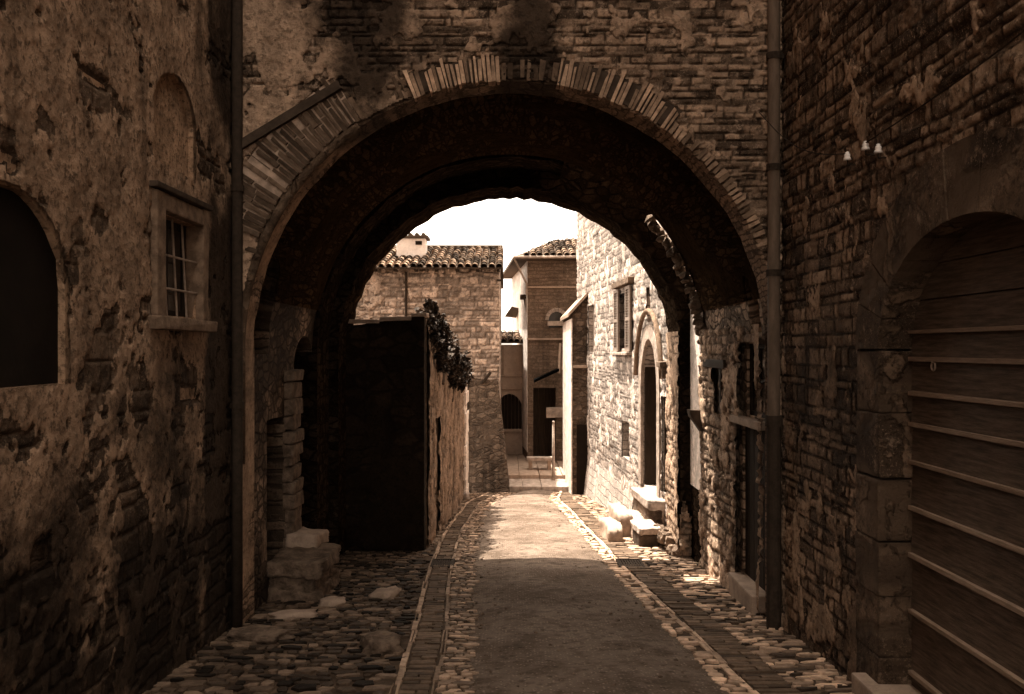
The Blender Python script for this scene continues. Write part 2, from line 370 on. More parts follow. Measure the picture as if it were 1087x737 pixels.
# ------------------------------------------------------------------ real stone facings
from bisect import bisect_right
def facing(name, root, mat, fn, u0, u1, v0, v1, res, bh, bw, depth, hole=None, cover=None, seed=1, missing=.015, warp=.35, xf=None, rough=1.0, sharp=.15):
    """A wall face laid stone by stone: uneven courses, own height and tone for each stone, recessed joints,
    patches of surviving render. fn(u, v, h) places a point h in front of the wall."""
    rnd = random.Random(seed)
    vs = [v0 - bh]; cs = []
    while vs[-1] < v1 + bh: vs.append(vs[-1] + bh * rnd.choice((.6, .75, .9, 1, 1.1, 1.4)))
    for k in range(len(vs)):
        us = [u0 - bw * rnd.uniform(.2, 1.2)]
        while us[-1] < u1 + bw: us.append(us[-1] + bw * rnd.choice((.35, .5, .7, .9, 1.1, 1.5)))
        cs.append((us, [(rnd.random() ** 1.2, rnd.uniform(-1, 1), rnd.uniform(-1, 1), rnd.uniform(-1, 1), rnd.random() < missing) for _ in us]))
    nu = max(2, int((u1 - u0) / res)); nv = max(2, int((v1 - v0) / res))
    N = mnoise.noise; co = []; tone = []; joint = []; plas = []; idx = {}
    for j in range(nv + 1):
        v = v0 + (v1 - v0) * j / nv
        for i in range(nu + 1):
            u = u0 + (u1 - u0) * i / nu
            a = N(Vector((u * 2.1, v * 2.1, seed))); b = N(Vector((u * 6.3, v * 6.3, seed + 5))); c = N(Vector((u * 19, v * 19, seed + 9)))
            uu = u + (a * .5 + b * .35 + c * .15) * bh * warp * 1.6
            vv = v + (N(Vector((u * 1.7, v * 2.6, seed + 20))) * .7 + N(Vector((u * 7, v * 8, seed + 30))) * .35 + c * .12) * bh * warp * 1.5
            k = min(max(bisect_right(vs, vv) - 1, 0), len(vs) - 2)
            us, st = cs[k]; m = min(max(bisect_right(us, uu) - 1, 0), len(us) - 2)
            hu = us[m + 1] - us[m]; hv = vs[k + 1] - vs[k]
            d = min(uu - us[m], us[m + 1] - uu, vv - vs[k], vs[k + 1] - vv)
            w = sharp * bh * (1 + .5 * b)
            p = max(0., min(1., d / w)); p = p * p * (3 - 2 * p)
            t_, o, su, sv, gone = st[m]
            h = depth * (.15 + .6 * p + p * (.22 * o + .25 * su * ((uu - us[m]) / hu - .5) + .25 * sv * ((vv - vs[k]) / hv - .5)))
            e_ = N(Vector((u * 47, v * 47, seed + 3)))
            h += depth * rough * (.25 * c + .2 * b + .25 * e_)
            if gone: h = -depth * .2 * p + depth * .1; t_ *= .2
            pm = 0.
            if cover:
                f = a * .55 + b * .3 + c * .15 + cover(u, v)
                pm = max(0., min(1., f / .06 + .5))
                h = h * (1 - pm) + pm * depth * (1.05 + .45 * a + .3 * b + .2 * c + .15 * e_)
            co.append(fn(u, v, h)); tone.append(t_); joint.append((1 - p) * (1 - pm)); plas.append(pm)
    faces = []
    for j in range(nv):
        v = v0 + (v1 - v0) * (j + .5) / nv
        for i in range(nu):
            if hole and hole(u0 + (u1 - u0) * (i + .5) / nu, v): continue
            q = j * (nu + 1) + i; faces.append((q, q + 1, q + nu + 2, q + nu + 1))
    me = bpy.data.meshes.new(name); me.from_pydata(co, [], faces)
    for nm, vals in (('tone', tone), ('joint', joint), ('plaster', plas)):
        me.attributes.new(nm, 'FLOAT', 'POINT').data.foreach_set('value', vals)
    if xf is not None: me.transform(xf)
    return obj(name, me, mat, root, True)

# ------------------------------------------------------------------ ground and road
def interp(tab, y):
    if y <= tab[0][0]: return tab[0][1]
    for (a, va), (b, vb) in zip(tab, tab[1:]):
        if y <= b:
            s = (y - a) / (b - a); s2 = s * s * (3 - 2 * s) * 0.4 + s * 0.6
            return va + (vb - va) * s2
    return tab[-1][1]
ROAD_L = [(-12, -0.1), (4, -0.22), (7.76, -0.318), (13.2, -0.50), (18.9, -0.55), (21.5, -0.35), (23.4, 0.02), (24.4, 0.3)]
ROAD_R = [(-12, 2.0), (4, 1.68), (7.76, 1.50), (12.4, 1.29), (18.9, 1.11), (22.1, 0.97), (24.4, 1.15)]
GUT_L = [(-12, -0.6), (4, -0.75), (7.76, -0.86), (12.4, -1.05), (15.9, -1.10), (21, -0.98), (24.4, -0.5)]
GUT_R = [(-12, -0.35), (4, -0.46), (7.76, -0.55), (12.4, -0.76), (16, -0.82), (21, -0.68), (24.4, -0.2)]

bm = bmesh.new()
ys = [-220, -60, -12] + [-12 + i * 1.0 for i in range(1, 48)] + [60, 150, 420]
xs = [-260, -40, -8, -2.5, 0, 2.5, 8, 40, 260]
rows = []
for y in ys: rows.append([bm.verts.new((x, y, G(y) - 0.004)) for x in xs])
for a, b in zip(rows, rows[1:]):
    for i in range(len(xs) - 1): face(bm, [a[i], a[i + 1], b[i + 1], b[i]])
structure('ground', bm, M['earth'])

bm = bmesh.new(); prev = None
N = 150; NX = 16
for i in range(N + 1):
    y = -10 + (24.4 + 10) * i / N
    l, r = interp(ROAD_L, y), interp(ROAD_R, y)
    row = []
    for k in range(NX + 1):
        s = k / NX; x = l + (r - l) * s
        if k in (0, NX): x += 0.035 * mnoise.noise(Vector((y * 3, k, 0)))
        z = G(y) + 0.004 + 0.035 * sin(pi * s) + 0.018 * mnoise.noise(Vector((x * 1.6, y * 1.3, 0))) + 0.008 * mnoise.noise(Vector((x * 6, y * 6, 2)))
        row.append(bm.verts.new((x, y, z)))
    if prev:
        for k in range(NX): face(bm, [prev[k], prev[k + 1], row[k + 1], row[k]])
    prev = row
structure('road', bm, M['road'], True)

def scatter():
    bm = bmesh.new()
    for i in range(1500):
        y = 3 + 20 * random.random() ** 1.3; e = random.random(); e = e if random.random() < .35 else (random.choice((0, 1)) + random.gauss(0, .09))
        x = interp(ROAD_L, y) + (interp(ROAD_R, y) - interp(ROAD_L, y)) * e
        r = .006 + .022 * random.random() ** 3
        z = G(y) + .006 + .03 * sin(pi * max(0, min(1, e)))
        m = Matrix.Translation((x, y, z)) @ Matrix.Rotation(random.uniform(0, 6), 4, 'Z') @ Matrix.Diagonal((r, r * random.uniform(.6, 1), r * .6, 1))
        v = bmesh.ops.create_icosphere(bm, subdivisions=1, radius=1, matrix=m)['verts']
        for q in v: q.co += Vector((random.uniform(-.25, .25), random.uniform(-.25, .25), random.uniform(-.2, .2))) * r
    o = obj('gravel', bm, M['rough_stone']); o['kind'] = 'stuff'; o['label'] = 'small loose stones and grit along the dirt road'
scatter()
def stone_poly(bm, cx, cy, hx, hy, h, ang=0.0, sides=8, tones=None, tv=1.0, base=None):
    pts = []
    ph = random.uniform(0, 1)
    for k in range(sides):
        a = 2 * pi * (k + ph) / sides
        e = 0.72
        x = hx * (abs(cos(a)) ** e) * (1 if cos(a) >= 0 else -1); y = hy * (abs(sin(a)) ** e) * (1 if sin(a) >= 0 else -1)
        j = random.uniform(0.74, 1.14)
        x, y = x * j, y * j
        pts.append((cx + x * cos(ang) - y * sin(ang), cy + x * sin(ang) + y * cos(ang)))
    tx, ty = random.uniform(-.06, .06), random.uniform(-.06, .06)
    def lvl(sc, dz):
        out = []
        for (px, py) in pts:
            qx = cx + (px - cx) * sc; qy = cy + (py - cy) * sc
            b = G(qy) if base is None else base
            out.append(bm.verts.new((qx, qy, b + dz + ((qx - cx) * tx + (qy - cy) * ty if dz > 0 else 0))))
        return out
    A = lvl(1.0, -0.04); B = lvl(0.98, h * 0.45); D = lvl(0.93, h * 0.95); E = lvl(0.8, h * 1.0)
    nf = 0
    for P, Q in ((A, B), (B, D), (D, E)):
        for k in range(sides): face(bm, [P[k], P[(k + 1) % sides], Q[(k + 1) % sides], Q[k]]); nf += 1
    face(bm, E); nf += 1
    if tones is not None: tones.extend([tv] * nf)

def pave(name, y0, y1, xl, xr_, w, d, h, tone_rng, label=None, blocked=None, gap=0.08, jit=0.25):
    bm = bmesh.new(); tones = []; y = y0; r = 0
    while y < y1:
        dd = d * random.uniform(0.7, 1.3)
        x = xl(y) + random.uniform(-w * .3, 0); 
        while x < xr_(y):
            ww = w * random.choice((.5, .7, .9, 1.1, 1.6)) * random.uniform(.8, 1.2)
            cx, cy = x + ww / 2, y + dd / 2 + random.uniform(-1, 1) * dd * jit
            if cx < xr_(y) - ww * .1 and cx > xl(y) and not (blocked and blocked(cx, cy)):
                stone_poly(bm, cx, cy, ww * (.5 - gap * .5), dd * (.5 - gap * .5) * random.uniform(.85, 1.1), h * random.uniform(.5, 1.25), random.uniform(-.15, .15), random.choice((5, 5, 6, 7)), tones, tone_rng[0] + (tone_rng[1] - tone_rng[0]) * random.random() ** 1.6)
            x += ww
        y += dd; r += 1
    me = mesh_from(bm, name)
    add_tone(me, tones[:len(me.polygons)] + [1.0] * max(0, len(me.polygons) - len(tones)), 1)
    o = bpy.data.objects.new(name, me); COL.objects.link(o); me.materials.append(M['cobble'])
    o['kind'] = 'structure'
    return o
RW = lambda y: 2.5 if y < 14 else 3.34 - 0.06 * y      # right-hand wall line
# left: rubble pavement by the houses, brick gutter, cobble border
pave('pavement', -2, 14.3, lambda y: -2.62, lambda y: interp(GUT_L, y) - .03, 0.14, 0.11, 0.016, (0.03, 0.5), gap=.02)
pave('pavement', -2, 24.0, lambda y: interp(GUT_R, y) + .02, lambda y: interp(ROAD_L, y) + .03, 0.11, 0.07, 0.016, (0.2, 1.3), gap=.02)
pave('pavement', 14.3, 23.6, lambda y: -1.2, lambda y: interp(GUT_L, y) - .02, 0.14, 0.12, 0.03, (0.25, 0.8))
# right: pale edging, gutter lane, wide cobbled margin up to the walls
E1 = lambda y: interp(ROAD_R, y)
pave('pavement', -2, 24.0, lambda y: E1(y) - .02, lambda y: E1(y) + 0.14, 0.15, 0.10, 0.02, (.8, 1.9), gap=0.05)
pave('pavement', -2, 24.0, lambda y: E1(y) + 0.52, lambda y: RW(y) + 0.05, 0.17, 0.07, 0.016, (0.1, 1.7), gap=.02)

def lane(name, y0, y1, l, r, d, mat='setts', tr=(.4, 1.2)):
    bm = bmesh.new(); tones = []; y = y0
    while y < y1:
        dd = d * random.uniform(0.85, 1.15)
        a, b = l(y), r(y)
        nseg = 1 if random.random() < .55 else 2
        cuts = [a, b] if nseg == 1 else [a, a + (b - a) * random.uniform(.35, .65), b]
        for c0, c1 in zip(cuts, cuts[1:]):
            h = random.uniform(0.008, 0.022); n0 = len(bm.faces)
            z0 = G(y + dd / 2)
            nv = len(bm.verts)
            box(bm, c0 + .006, c1 - .006, y + .007, y + dd - .007, z0 - 0.05, z0 + h, 0.006, 0.005)
            bm.verts.ensure_lookup_table()
            off = random.uniform(-.012, .012)
            for q in bm.verts[nv:]: q.co.x += l(q.co.y) - a + off; q.co.z += G(q.co.y) - z0
            tones.extend([random.uniform(*tr)] * (len(bm.faces) - n0))
        y += dd
    me = mesh_from(bm, name); add_tone(me, (tones + [1.0] * len(me.polygons))[:len(me.polygons)], 1)
    o = bpy.data.objects.new(name, me); COL.objects.link(o); me.materials.append(M[mat]); o['kind'] = 'structure'
lane('gutter', -2, 23.8, lambda y: interp(GUT_L, y) + .05, lambda y: interp(GUT_R, y) - .035, 0.08)
lane('kerb', -2, 23.8, lambda y: interp(GUT_L, y) - .015, lambda y: interp(GUT_L, y) + .045, 0.42, 'cobble', (.5, 1.2))
lane('kerb', -2, 23.8, lambda y: interp(GUT_R, y) - .03, lambda y: interp(GUT_R, y) + .02, 0.4, 'cobble', (.3, .9))
lane('kerb', -2, 24.2, lambda y: E1(y) + .135, lambda y: E1(y) + .205, 0.36, 'cobble', (.7, 1.6))
lane('gutter', -2, 23.8, lambda y: E1(y) + 0.21, lambda y: E1(y) + 0.51, 0.08)

def drain(label, x0, x1, y0, y1):
    z = G((y0 + y1) / 2) + 0.022
    t = thing('drain_grate', label, 'drain grate', ((x0 + x1) / 2, (y0 + y1) / 2, z), 'drain grates in the gutters')
    bm = bmesh.new(); box(bm, x0 - .03, x0, y0 - .03, y1 + .03, z - .08, z + .012); box(bm, x1, x1 + .03, y0 - .03, y1 + .03, z - .08, z + .012)
    box(bm, x0, x1, y0 - .03, y0, z - .08, z + .010); box(bm, x0, x1, y1, y1 + .03, z - .08, z + .010)
    obj('frame', bm, M['iron'], t)
    bm = bmesh.new(); n = 8
    for i in range(n):
        x = x0 + (x1 - x0) * (i + .5) / n
        box(bm, x - .011, x + .011, y0, y1, z - .05, z + .004)
    obj('bars', bm, M['iron'], t)
    obj('sump', boxbm(x0 - .01, x1 + .01, y0 - .01, y1 + .01, z - .1, z - .045), M['black'], t)
drain('black iron grate set across the left-hand brick gutter', -1.0, -.76, 12.2, 12.6)
drain('black iron grate in the pale right-hand paving before the portal steps', 1.45, 1.72, 12.15, 12.6)

# ------------------------------------------------------------------ roof tiles
def tile_roof(name, O, U, W, nu, nw, pitch=0.21, course=0.34, root=None, label=None, hip=0.0):
    """O: eave corner, U: unit along the eave, W: unit up the slope; curved clay tiles with channels between"""
    O, U, W = Vector(O), Vector(U).normalized(), Vector(W).normalized(); Nn = U.cross(W).normalized()
    if Nn.z < 0: Nn = -Nn
    bm = bmesh.new(); tones = []
    a = ring(bm, [O - Nn * .05, O + U * pitch * nu - Nn * .05, O + U * pitch * nu + W * course * nw - Nn * .05, O + W * course * nw + U * hip - Nn * .05])
    b = ring(bm, [O - Nn * .0, O + U * pitch * nu, O + U * pitch * nu + W * course * nw, O + W * course * nw + U * hip])
    face(bm, a); face(bm, b)
    for i in range(4): face(bm, [a[i], a[(i + 1) % 4], b[(i + 1) % 4], b[i]])
    tones += [0.25] * 6
    for i in range(nu):
        for j in range(nw):
            if (i + .3) * pitch < hip * (j + .5) / nw: continue
            c = O + U * pitch * (i + .5 + random.uniform(-.1, .1)) + W * course * (j - .05 + random.uniform(-.06, .06))
            L = course * 1.15; tv = .15 + 1.5 * random.random() ** 1.5
            r0, r1 = pitch * .46, pitch * .36
            rings = []
            for (s, rr, up) in ((0, r0, .03), (L, r1, .0)):
                for th in (1.0, .8):
                    rings.append(ring(bm, [c + W * s + U * cos(pi * k / 6) * rr * th + Nn * (up + sin(pi * k / 6) * rr * th * .9) for k in range(7)]))
            o0, i0, o1, i1 = rings
            n0 = len(bm.faces)
            for k in range(6):
                face(bm, [o0[k], o0[k + 1], o1[k + 1], o1[k]]); face(bm, [i0[k], i1[k], i1[k + 1], i0[k + 1]])
                face(bm, [o0[k], i0[k], i0[k + 1], o0[k + 1]])
            tones += [tv] * (len(bm.faces) - n0)
    me = bpy.data.meshes.new(name); bm.to_mesh(me); bm.free()
    add_tone(me, (tones + [1.0] * len(me.polygons))[:len(me.polygons)], 1)
    return obj(name, me, M['tile'], root, label=label)

# ------------------------------------------------------------------ the arch building across the street
YF, YA, YB, YC, YD = 8.80, 9.22, 12.22, 13.0, 14.0
TOP = CZ + 21  # unseen height raised so the foreground stays in shade
arch = thing('arch_building', 'tall stone building bridging the street on a wide dark barrel vault', 'building', (0, YF, G(YF)))
# front wall with its round opening
bm = bmesh.new(); box(bm, -9, 9, YF, YA, -2.5, TOP)
front = cut(bm, [prismbm(arch_pts(0, 2.5, -4, CZ, 2.5, 56, 0.004), 'y', YF - 1, YA + 1)])
obj('front_wall', front, M['facade'], arch)
# the passage: side walls and vault
bm = bmesh.new(); box(bm, -9, 9, YA + .001, YB, -2.5, CZ + 3.6)
cuts = [prismbm(arch_pts(0, 2.56, -4, CZ, 2.56, 48, 0.004), 'y', YA - 1, YB + 1),
        # left: blind arched recess, arched doorway and a low recess
        prismbm(arch_pts(9.60, .40, CZ - .05, CZ + .5, .42, 14), 'x', -3.0, -2.0),
        prismbm(arch_pts(11.75, .55, -1.6, CZ - .25, .42, 16), 'x', -3.3, -2.0),
        boxbm(-2.85, -2.0, 9.95, 10.75, -.35, CZ - .75),
        # right: doorway with a window over it, shelf niche, little shrine niche
        boxbm(2.0, 2.95, 9.36, 10.30, -.50, CZ - .80),
        boxbm(2.0, 2.90, 9.42, 10.12, CZ - .70, CZ + .06),
        boxbm(2.0, 2.62, 11.05, 11.4, CZ - .75, CZ - .2),
        prismbm(arch_pts(9.75, .2, CZ + .18, CZ + .42, .34, 12, pointed=1), 'x', 2.0, 2.78)]
pas = cut(bm, cuts)
obj('passage_walls', pas, M['passage'], arch)
# vault skin; the passage's shade is put into its near-black colour
bm = bmesh.new(); n = 44; pr = None
ysv = [YA + .002 + (YB - .01 - YA) * i / 14 for i in range(15)]
grid = []
for y in ysv:
    row = []
    for i in range(n + 1):
        a = 0.20 + (pi - 0.40) * i / n
        r = 2.535 + 0.018 * mnoise.noise(Vector((y * 1.5, a * 4, 1)))
        row.append((r * cos(a), y, CZ + r * sin(a)))
    grid.append(row)
A = [ring(bm, r) for r in grid]
B = [ring(bm, [(x * 1.03, y, CZ + (z - CZ) * 1.03) for x, y, z in r]) for r in grid]
for g, flip in ((A, 0), (B, 1)):
    for r0, r1 in zip(g, g[1:]):
        for i in range(n): face(bm, [r0[i], r0[i + 1], r1[i + 1], r1[i]])
for r0, r1 in ((A[0], B[0]), (A[-1], B[-1])):
    for i in range(n): face(bm, [r0[i], r0[i + 1], r1[i + 1], r1[i]])
for q in (0, n):
    for j in range(len(A) - 1): face(bm, [A[j][q], A[j + 1][q], B[j + 1][q], B[j][q]])
v = mesh_from(bm, 'vault')
tmp = bmesh.new(); tmp.from_mesh(v)
v = cut(tmp, [prismbm(arch_pts(9.60, .40, CZ - .05, CZ + .5, .42, 14), 'x', -3.0, -2.0),
              prismbm(arch_pts(9.75, .2, CZ + .18, CZ + .42, .34, 12, pointed=1), 'x', 2.0, 2.78)])
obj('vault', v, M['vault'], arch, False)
# slot at the right haunch widened for sun, then the narrower rear arch
bm = bmesh.new(); box(bm, -9, 9, YB + .002, YC + .001, -2.6, CZ + 3.2)
gap = cut(bm, [prismbm(arch_pts(0, 2.5, -4, CZ, 2.5, 60, 0.005), 'y', YB - 1, YC + 1),
               boxbm(.7, 2.515, YB - .5, YC + 1, CZ - .2, CZ + 5)])
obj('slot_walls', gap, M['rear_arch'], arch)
bm = bmesh.new(); box(bm, -9, 9, YC + .003, YD, -2.6, CZ + 3.0)
HW, RI = 2.36, 2.24
rear = cut(bm, [prismbm(arch_pts(0, HW, -4, CZ, RI, 70, 0.008), 'y', YC - 1, YD + 1),
                prismbm([(1.5, CZ + 2.42), (1.9, CZ + 1.95), (2.3, CZ + 1.38), (2.75, CZ + .9), (9.5, CZ + .9), (9.5, CZ + 5), (1.4, CZ + 5)], 'y', YC - .5, YD + 1)])
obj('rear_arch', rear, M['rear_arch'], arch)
facing('pier_facing', arch, M['passage_face'], lambda u, v, h: (HW - .012 - h, u, v), YC + .01, YD - .01, -1.2, CZ + .25, .022, .13, .22, .03, None, lambda u, v: -.05, 61, .01, .35, sharp=.2)
obj('sunlit_reveal', boxbm(2.485, 2.56, YB + .03, YC - .03, .12, CZ + .9), M['sunlit_white'], arch)
facing('footing', arch, M['passage_face'], lambda u, v, h: (u, YC - .012 - h * 1.5, v), HW - .03, 2.50, -1.2, -.05, .02, .12, .16, .05, lambda u, v: v > -.22 + .12 * sin(u * 40), lambda u, v: -.05, 71, .01, .35, sharp=.2)  # pale facing added so the pier's foot reads as lit
# upper storeys
bm = bmesh.new(); box(bm, -9, 9, YA + .003, 11.4, CZ + 3.6, TOP)
obj('upper_wall', bm, M['facade'], arch)
# ragged stones hanging along the slot's edge
bm = bmesh.new()
for i in range(26):
    a = 0.04 + 0.72 * i / 25
    r = 2.5 + random.uniform(-.03, .05)
    c = Vector((r * cos(a), YB + random.uniform(.0, .12), CZ + r * sin(a) * .97))
    m = Matrix.Translation(c) @ Matrix.Rotation(-a, 4, 'Y') @ Matrix.Diagonal((.09 * random.uniform(.7, 1.3), .09, .06 * random.uniform(.7, 1.4), 1))
    bmesh.ops.create_icosphere(bm, subdivisions=1, radius=1, matrix=m)
for q in bm.verts: q.co += Vector((random.uniform(-1, 1), random.uniform(-1, 1), random.uniform(-1, 1))) * .02
obj('ragged_edge', bm, M['rough_stone'], arch)
# roof
tile_roof('roof', (-9.2, YF - .5, TOP + .0), (1, 0, 0), (0, 1, .3), 88, 5, root=arch)

# brick voussoirs
def voussoirs(name, a0, a1, r0, r1, na, tone_rng, proud, drop=0.0, ragged=0.0):
    bm = bmesh.new(); tones = []
    for i in range(na):
        if random.random() < drop: continue
        j0, j1 = random.uniform(.06, .2), random.uniform(.74, .92); s0 = math.radians(a0 + (a1 - a0) * (i + j0) / na); s1 = math.radians(a0 + (a1 - a0) * (i + j1) / na)
        rr0 = r0 + random.uniform(-.008, .012); rr1 = r1 + random.uniform(-ragged, ragged * .4)
        pd = proud * random.uniform(.5, 1.3)
        pts = [(rr0 * cos(s0), CZ + rr0 * sin(s0)), (rr1 * cos(s0), CZ + rr1 * sin(s0)), (rr1 * cos(s1), CZ + rr1 * sin(s1)), (rr0 * cos(s1), CZ + rr0 * sin(s1))]
        n0 = len(bm.faces); nv = len(bm.verts)
        if rr1 - rr0 > .4:
            q = random.uniform(.42, .58)
            def P(s_, k): r_ = rr0 + (rr1 - rr0) * k; return (r_ * cos(s_), CZ + r_ * sin(s_))
            prism(bm, [P(s0, 0), P(s0, q - .02), P(s1, q - .02), P(s1, 0)], 'y', YF - pd, YF + .1)
            prism(bm, [P(s0, q + .02), P(s0, 1), P(s1, 1), P(s1, q + .02)], 'y', YF - pd * random.uniform(.7, 1.1), YF + .1)
        else: prism(bm, pts, 'y', YF - pd, YF + .1)
        bm.verts.ensure_lookup_table()
        for v_ in bm.verts[nv:]: v_.co += Vector((random.uniform(-.007, .007), random.uniform(-.006, .006), random.uniform(-.007, .007)))
        tones += [random.uniform(*tone_rng)] * (len(bm.faces) - n0)
    me = mesh_from(bm, name); add_tone(me, (tones + [1.0] * len(me.polygons))[:len(me.polygons)], 1)
    return me
lst = [(156, 123, 2.55, 3.05, 31, (.2, .75), .045, .08, .12), (123, 111, 2.53, 2.8, 9, (.3, 1.0), .035, .35, .1),
       (111, 92, 2.5, 2.76, 21, (.9, 3.0), .05, .08, .07), (92, 80, 2.52, 2.7, 9, (.25, .8), .035, .35, .08),
       (80, 54, 2.5, 2.78, 28, (.6, 2.6), .05, .1, .1), (54, 22, 2.49, 2.61, 28, (.6, 2.2), .07, .06, .02),
       (175, 157, 2.52, 2.62, 14, (.2, .5), .03, .45, .06)]
def ring_r(a):                  # how far out the bare brick reaches at this angle
    for a0, a1, r0, r1, *_ in lst:
        if min(a0, a1) <= a <= max(a0, a1): return r1 - .03 if _[3] < .3 else 2.53
    return 2.52
for (a0, a1, r0, r1, *_), mt in zip(lst[:1] + lst[2:3] + lst[4:5], ('mortar_bed', 'lead', 'lead')):
    bm = bmesh.new(); pts = [radians(a0 + (a1 - a0) * k / 24) for k in range(25)]
    prism(bm, [((r0 + .02) * cos(a), CZ + (r0 + .02) * sin(a)) for a in pts] + [((r1 - .04) * cos(a), CZ + (r1 - .04) * sin(a)) for a in pts[::-1]], 'y', YF - .022, YF + .05)
    obj('mortar_bed', bm, M[mt], arch)
bmall = bmesh.new(); tone_all = []
for args in lst:
    me = voussoirs('v', *args)
    vals = [0.0] * len(me.polygons); me.attributes['tone'].data.foreach_get('value', vals); tone_all += vals
    bmall.from_mesh(me); bpy.data.meshes.remove(me)
me = bpy.data.meshes.new('brick_arch'); bmall.to_mesh(me); bmall.free()
if 'tone' in me.attributes: me.attributes.remove(me.attributes['tone'])
add_tone(me, tone_all, 1)
obj('brick_arch', me, M['brick'], arch)
def fhole(u, v):
    z = v - CZ; r = math.hypot(u, max(z, 0))
    if z < 0: return abs(u) < 2.5
    return r < ring_r(math.degrees(atan2(z, u)))
facing('stone_facing', arch, M['facade_face'], lambda u, v, h: (u, YF - .004 - h, v), -2.58, 2.54, .4, CZ + 3.7, .017, .062, .2, .03,
       fhole, lambda u, v: -.085 * (u + 1.55) + .02, 3, .02, .35)
facing('passage_facing', arch, M['passage_face'], lambda u, v, h: (2.498 - h, u, v), YA + .02, YB - .01, -1.0, CZ + .25, .022, .12, .2, .045,
       lambda u, v: (9.35 < u < 10.31 and v < CZ - .79) or (9.41 < u < 10.13 and CZ - .71 < v < CZ + .07) or (11.04 < u < 11.41 and CZ - .76 < v < CZ - .19) or (9.54 < u < 9.96 and v > CZ + .17),
       lambda u, v: -.12, 5, .01, .35, sharp=.2)
# moulding climbing towards the crown, left of the arch
bm = bmesh.new()
p0 = (xr(247, YF), zr(162, YF)); p1 = (xr(362, YF), zr(92, YF))
d = Vector((p1[0] - p0[0], p1[1] - p0[1])).normalized(); nrm = Vector((-d.y, d.x)) * .04
prism(bm, [(p0[0] - nrm.x, p0[1] - nrm.y), (p1[0] - nrm.x, p1[1] - nrm.y), (p1[0] + nrm.x, p1[1] + nrm.y), (p0[0] + nrm.x, p0[1] + nrm.y)], 'y', YF - .09, YF + .02)
obj('sloping_moulding', bm, M['lead'], arch)
# arch rim: a narrow plastered roll on the left
bm = bmesh.new()
tube(bm, [(2.515 * cos(math.radians(a)), YF - .0, CZ + 2.515 * sin(math.radians(a))) for a in range(124, 181, 3)] + [(-2.515, YF, 0.9)], .045, 8)
obj('arch_rim', bm, M['portal_stone'], arch, True)

# passage doors and fittings
bm = bmesh.new()
for i in range(5):
    y0 = 9.36 + .94 * i / 5; box(bm, 2.575, 2.62, y0 + .006, y0 + .182, -.48, CZ - .81, .004)
d = obj('passage_door', bm, M['dark_wood'], arch)
bm = bmesh.new(); tube(bm, [(2.58, 9.5, .45), (2.54, 9.5, .45), (2.54, 9.5, .57), (2.58, 9.5, .57)], .01, 6)
obj('handle', bm, M['iron'], d)
bm = bmesh.new(); box(bm, 2.44, 2.66, 9.28, 10.46, CZ - .80, CZ - .72, .008, .008)
obj('lintel', bm, M['stone'], arch)
bm = bmesh.new()
for a, b in ((9.42, 9.47), (9.75, 9.79), (10.07, 10.12)): box(bm, 2.58, 2.63, a, b, CZ - .70, CZ + .06)
for a, b in ((CZ - .70, CZ - .65), (CZ - .34, CZ - .31), (CZ + .01, CZ + .06)): box(bm, 2.582, 2.628, 9.47, 9.75, a, b); box(bm, 2.582, 2.628, 9.79, 10.07, a, b)
w = obj('window', bm, M['dark_wood'], arch)
obj('pane', boxbm(2.60, 2.61, 9.44, 10.1, CZ - .68, CZ + .04), M['glass'], w)
bm = bmesh.new()
for i in range(5):
    y0 = 11.2 + 1.1 * i / 5; box(bm, -3.02, -2.98, y0 + .005, y0 + .215, -1.4, CZ + .15)
obj('arched_door', bm, M['dark_wood'], arch)
bm = bmesh.new(); box(bm, 2.40, 2.78, 9.30, 10.36, G(9.8) - .1, -.47, .02, .015)
obj('door_step', bm, M['stone'], arch)
bm = bmesh.new(); box(bm, 2.44, 2.6, 10.75, 11.9, CZ - .22, CZ - .12, .008, .01); box(bm, 2.45, 2.6, 10.95, 11.05, CZ - .75, CZ - .222, .01)
obj('shelf_beam', bm, M['dark_wood'], arch)
bm = bmesh.new(); prism(bm, [(2.52, CZ - .78), (2.30, CZ - .78), (2.32, CZ - .86), (2.52, CZ - 1.15)], 'y', 12.05, 12.25)
obj('corbel', bm, M['lead'], arch)  # dark wedge: shadow of the projecting stone put into its colour
# shaggy masonry strip left of the passage
bm = bmesh.new()
z = -.55
while z < CZ - .3:
    h = random.uniform(.1, .2)
    box(bm, -2.58, -2.47 + random.uniform(-.02, .03), 10.72 + random.uniform(-.02, .03), 11.18, z, z + h - .01, .02, .012); z += h
obj('quoin_stones', bm, M['rough_stone'], arch)
# drainpipes
px = 2.44; py = YF - .10
bm = bmesh.new(); tube(bm, [(px, py, z) for z in (-.1, 1.0, 3, 6, TOP)], .058, 14)
pipe = obj('drainpipe', bm, M['pipe'], arch, True)
bm = bmesh.new(); tube(bm, [(px, py, G(py) - .05), (px, py, 1.28)], .068, 14); tube(bm, [(px, py, 1.26), (px, py, 1.36)], .08, 14)
obj('cast_iron_foot', bm, M['iron'], pipe, False)
for zz in (zr(178, 8.7), zr(60, 8.7), zr(290, 8.7)):
    bm = bmesh.new(); tube(bm, [(px, py, zz - .03), (px, py, zz + .03)], .07, 14); box(bm, px + .05, px + .16, py - .015, py + .015, zz - .02, zz + .02); box(bm, px - .02, px + .02, py + .05, py + .14, zz - .021, zz + .019)
    obj('collar', bm, M['iron'], pipe)
bm = bmesh.new(); tube(bm, [(-2.52, YF - .09, z) for z in (G(8.7), 1, 3, 6, TOP)], .05, 12)
pipe = obj('drainpipe', bm, M['iron'], arch, True, label='thin rusty dark drainpipe left of the arch')
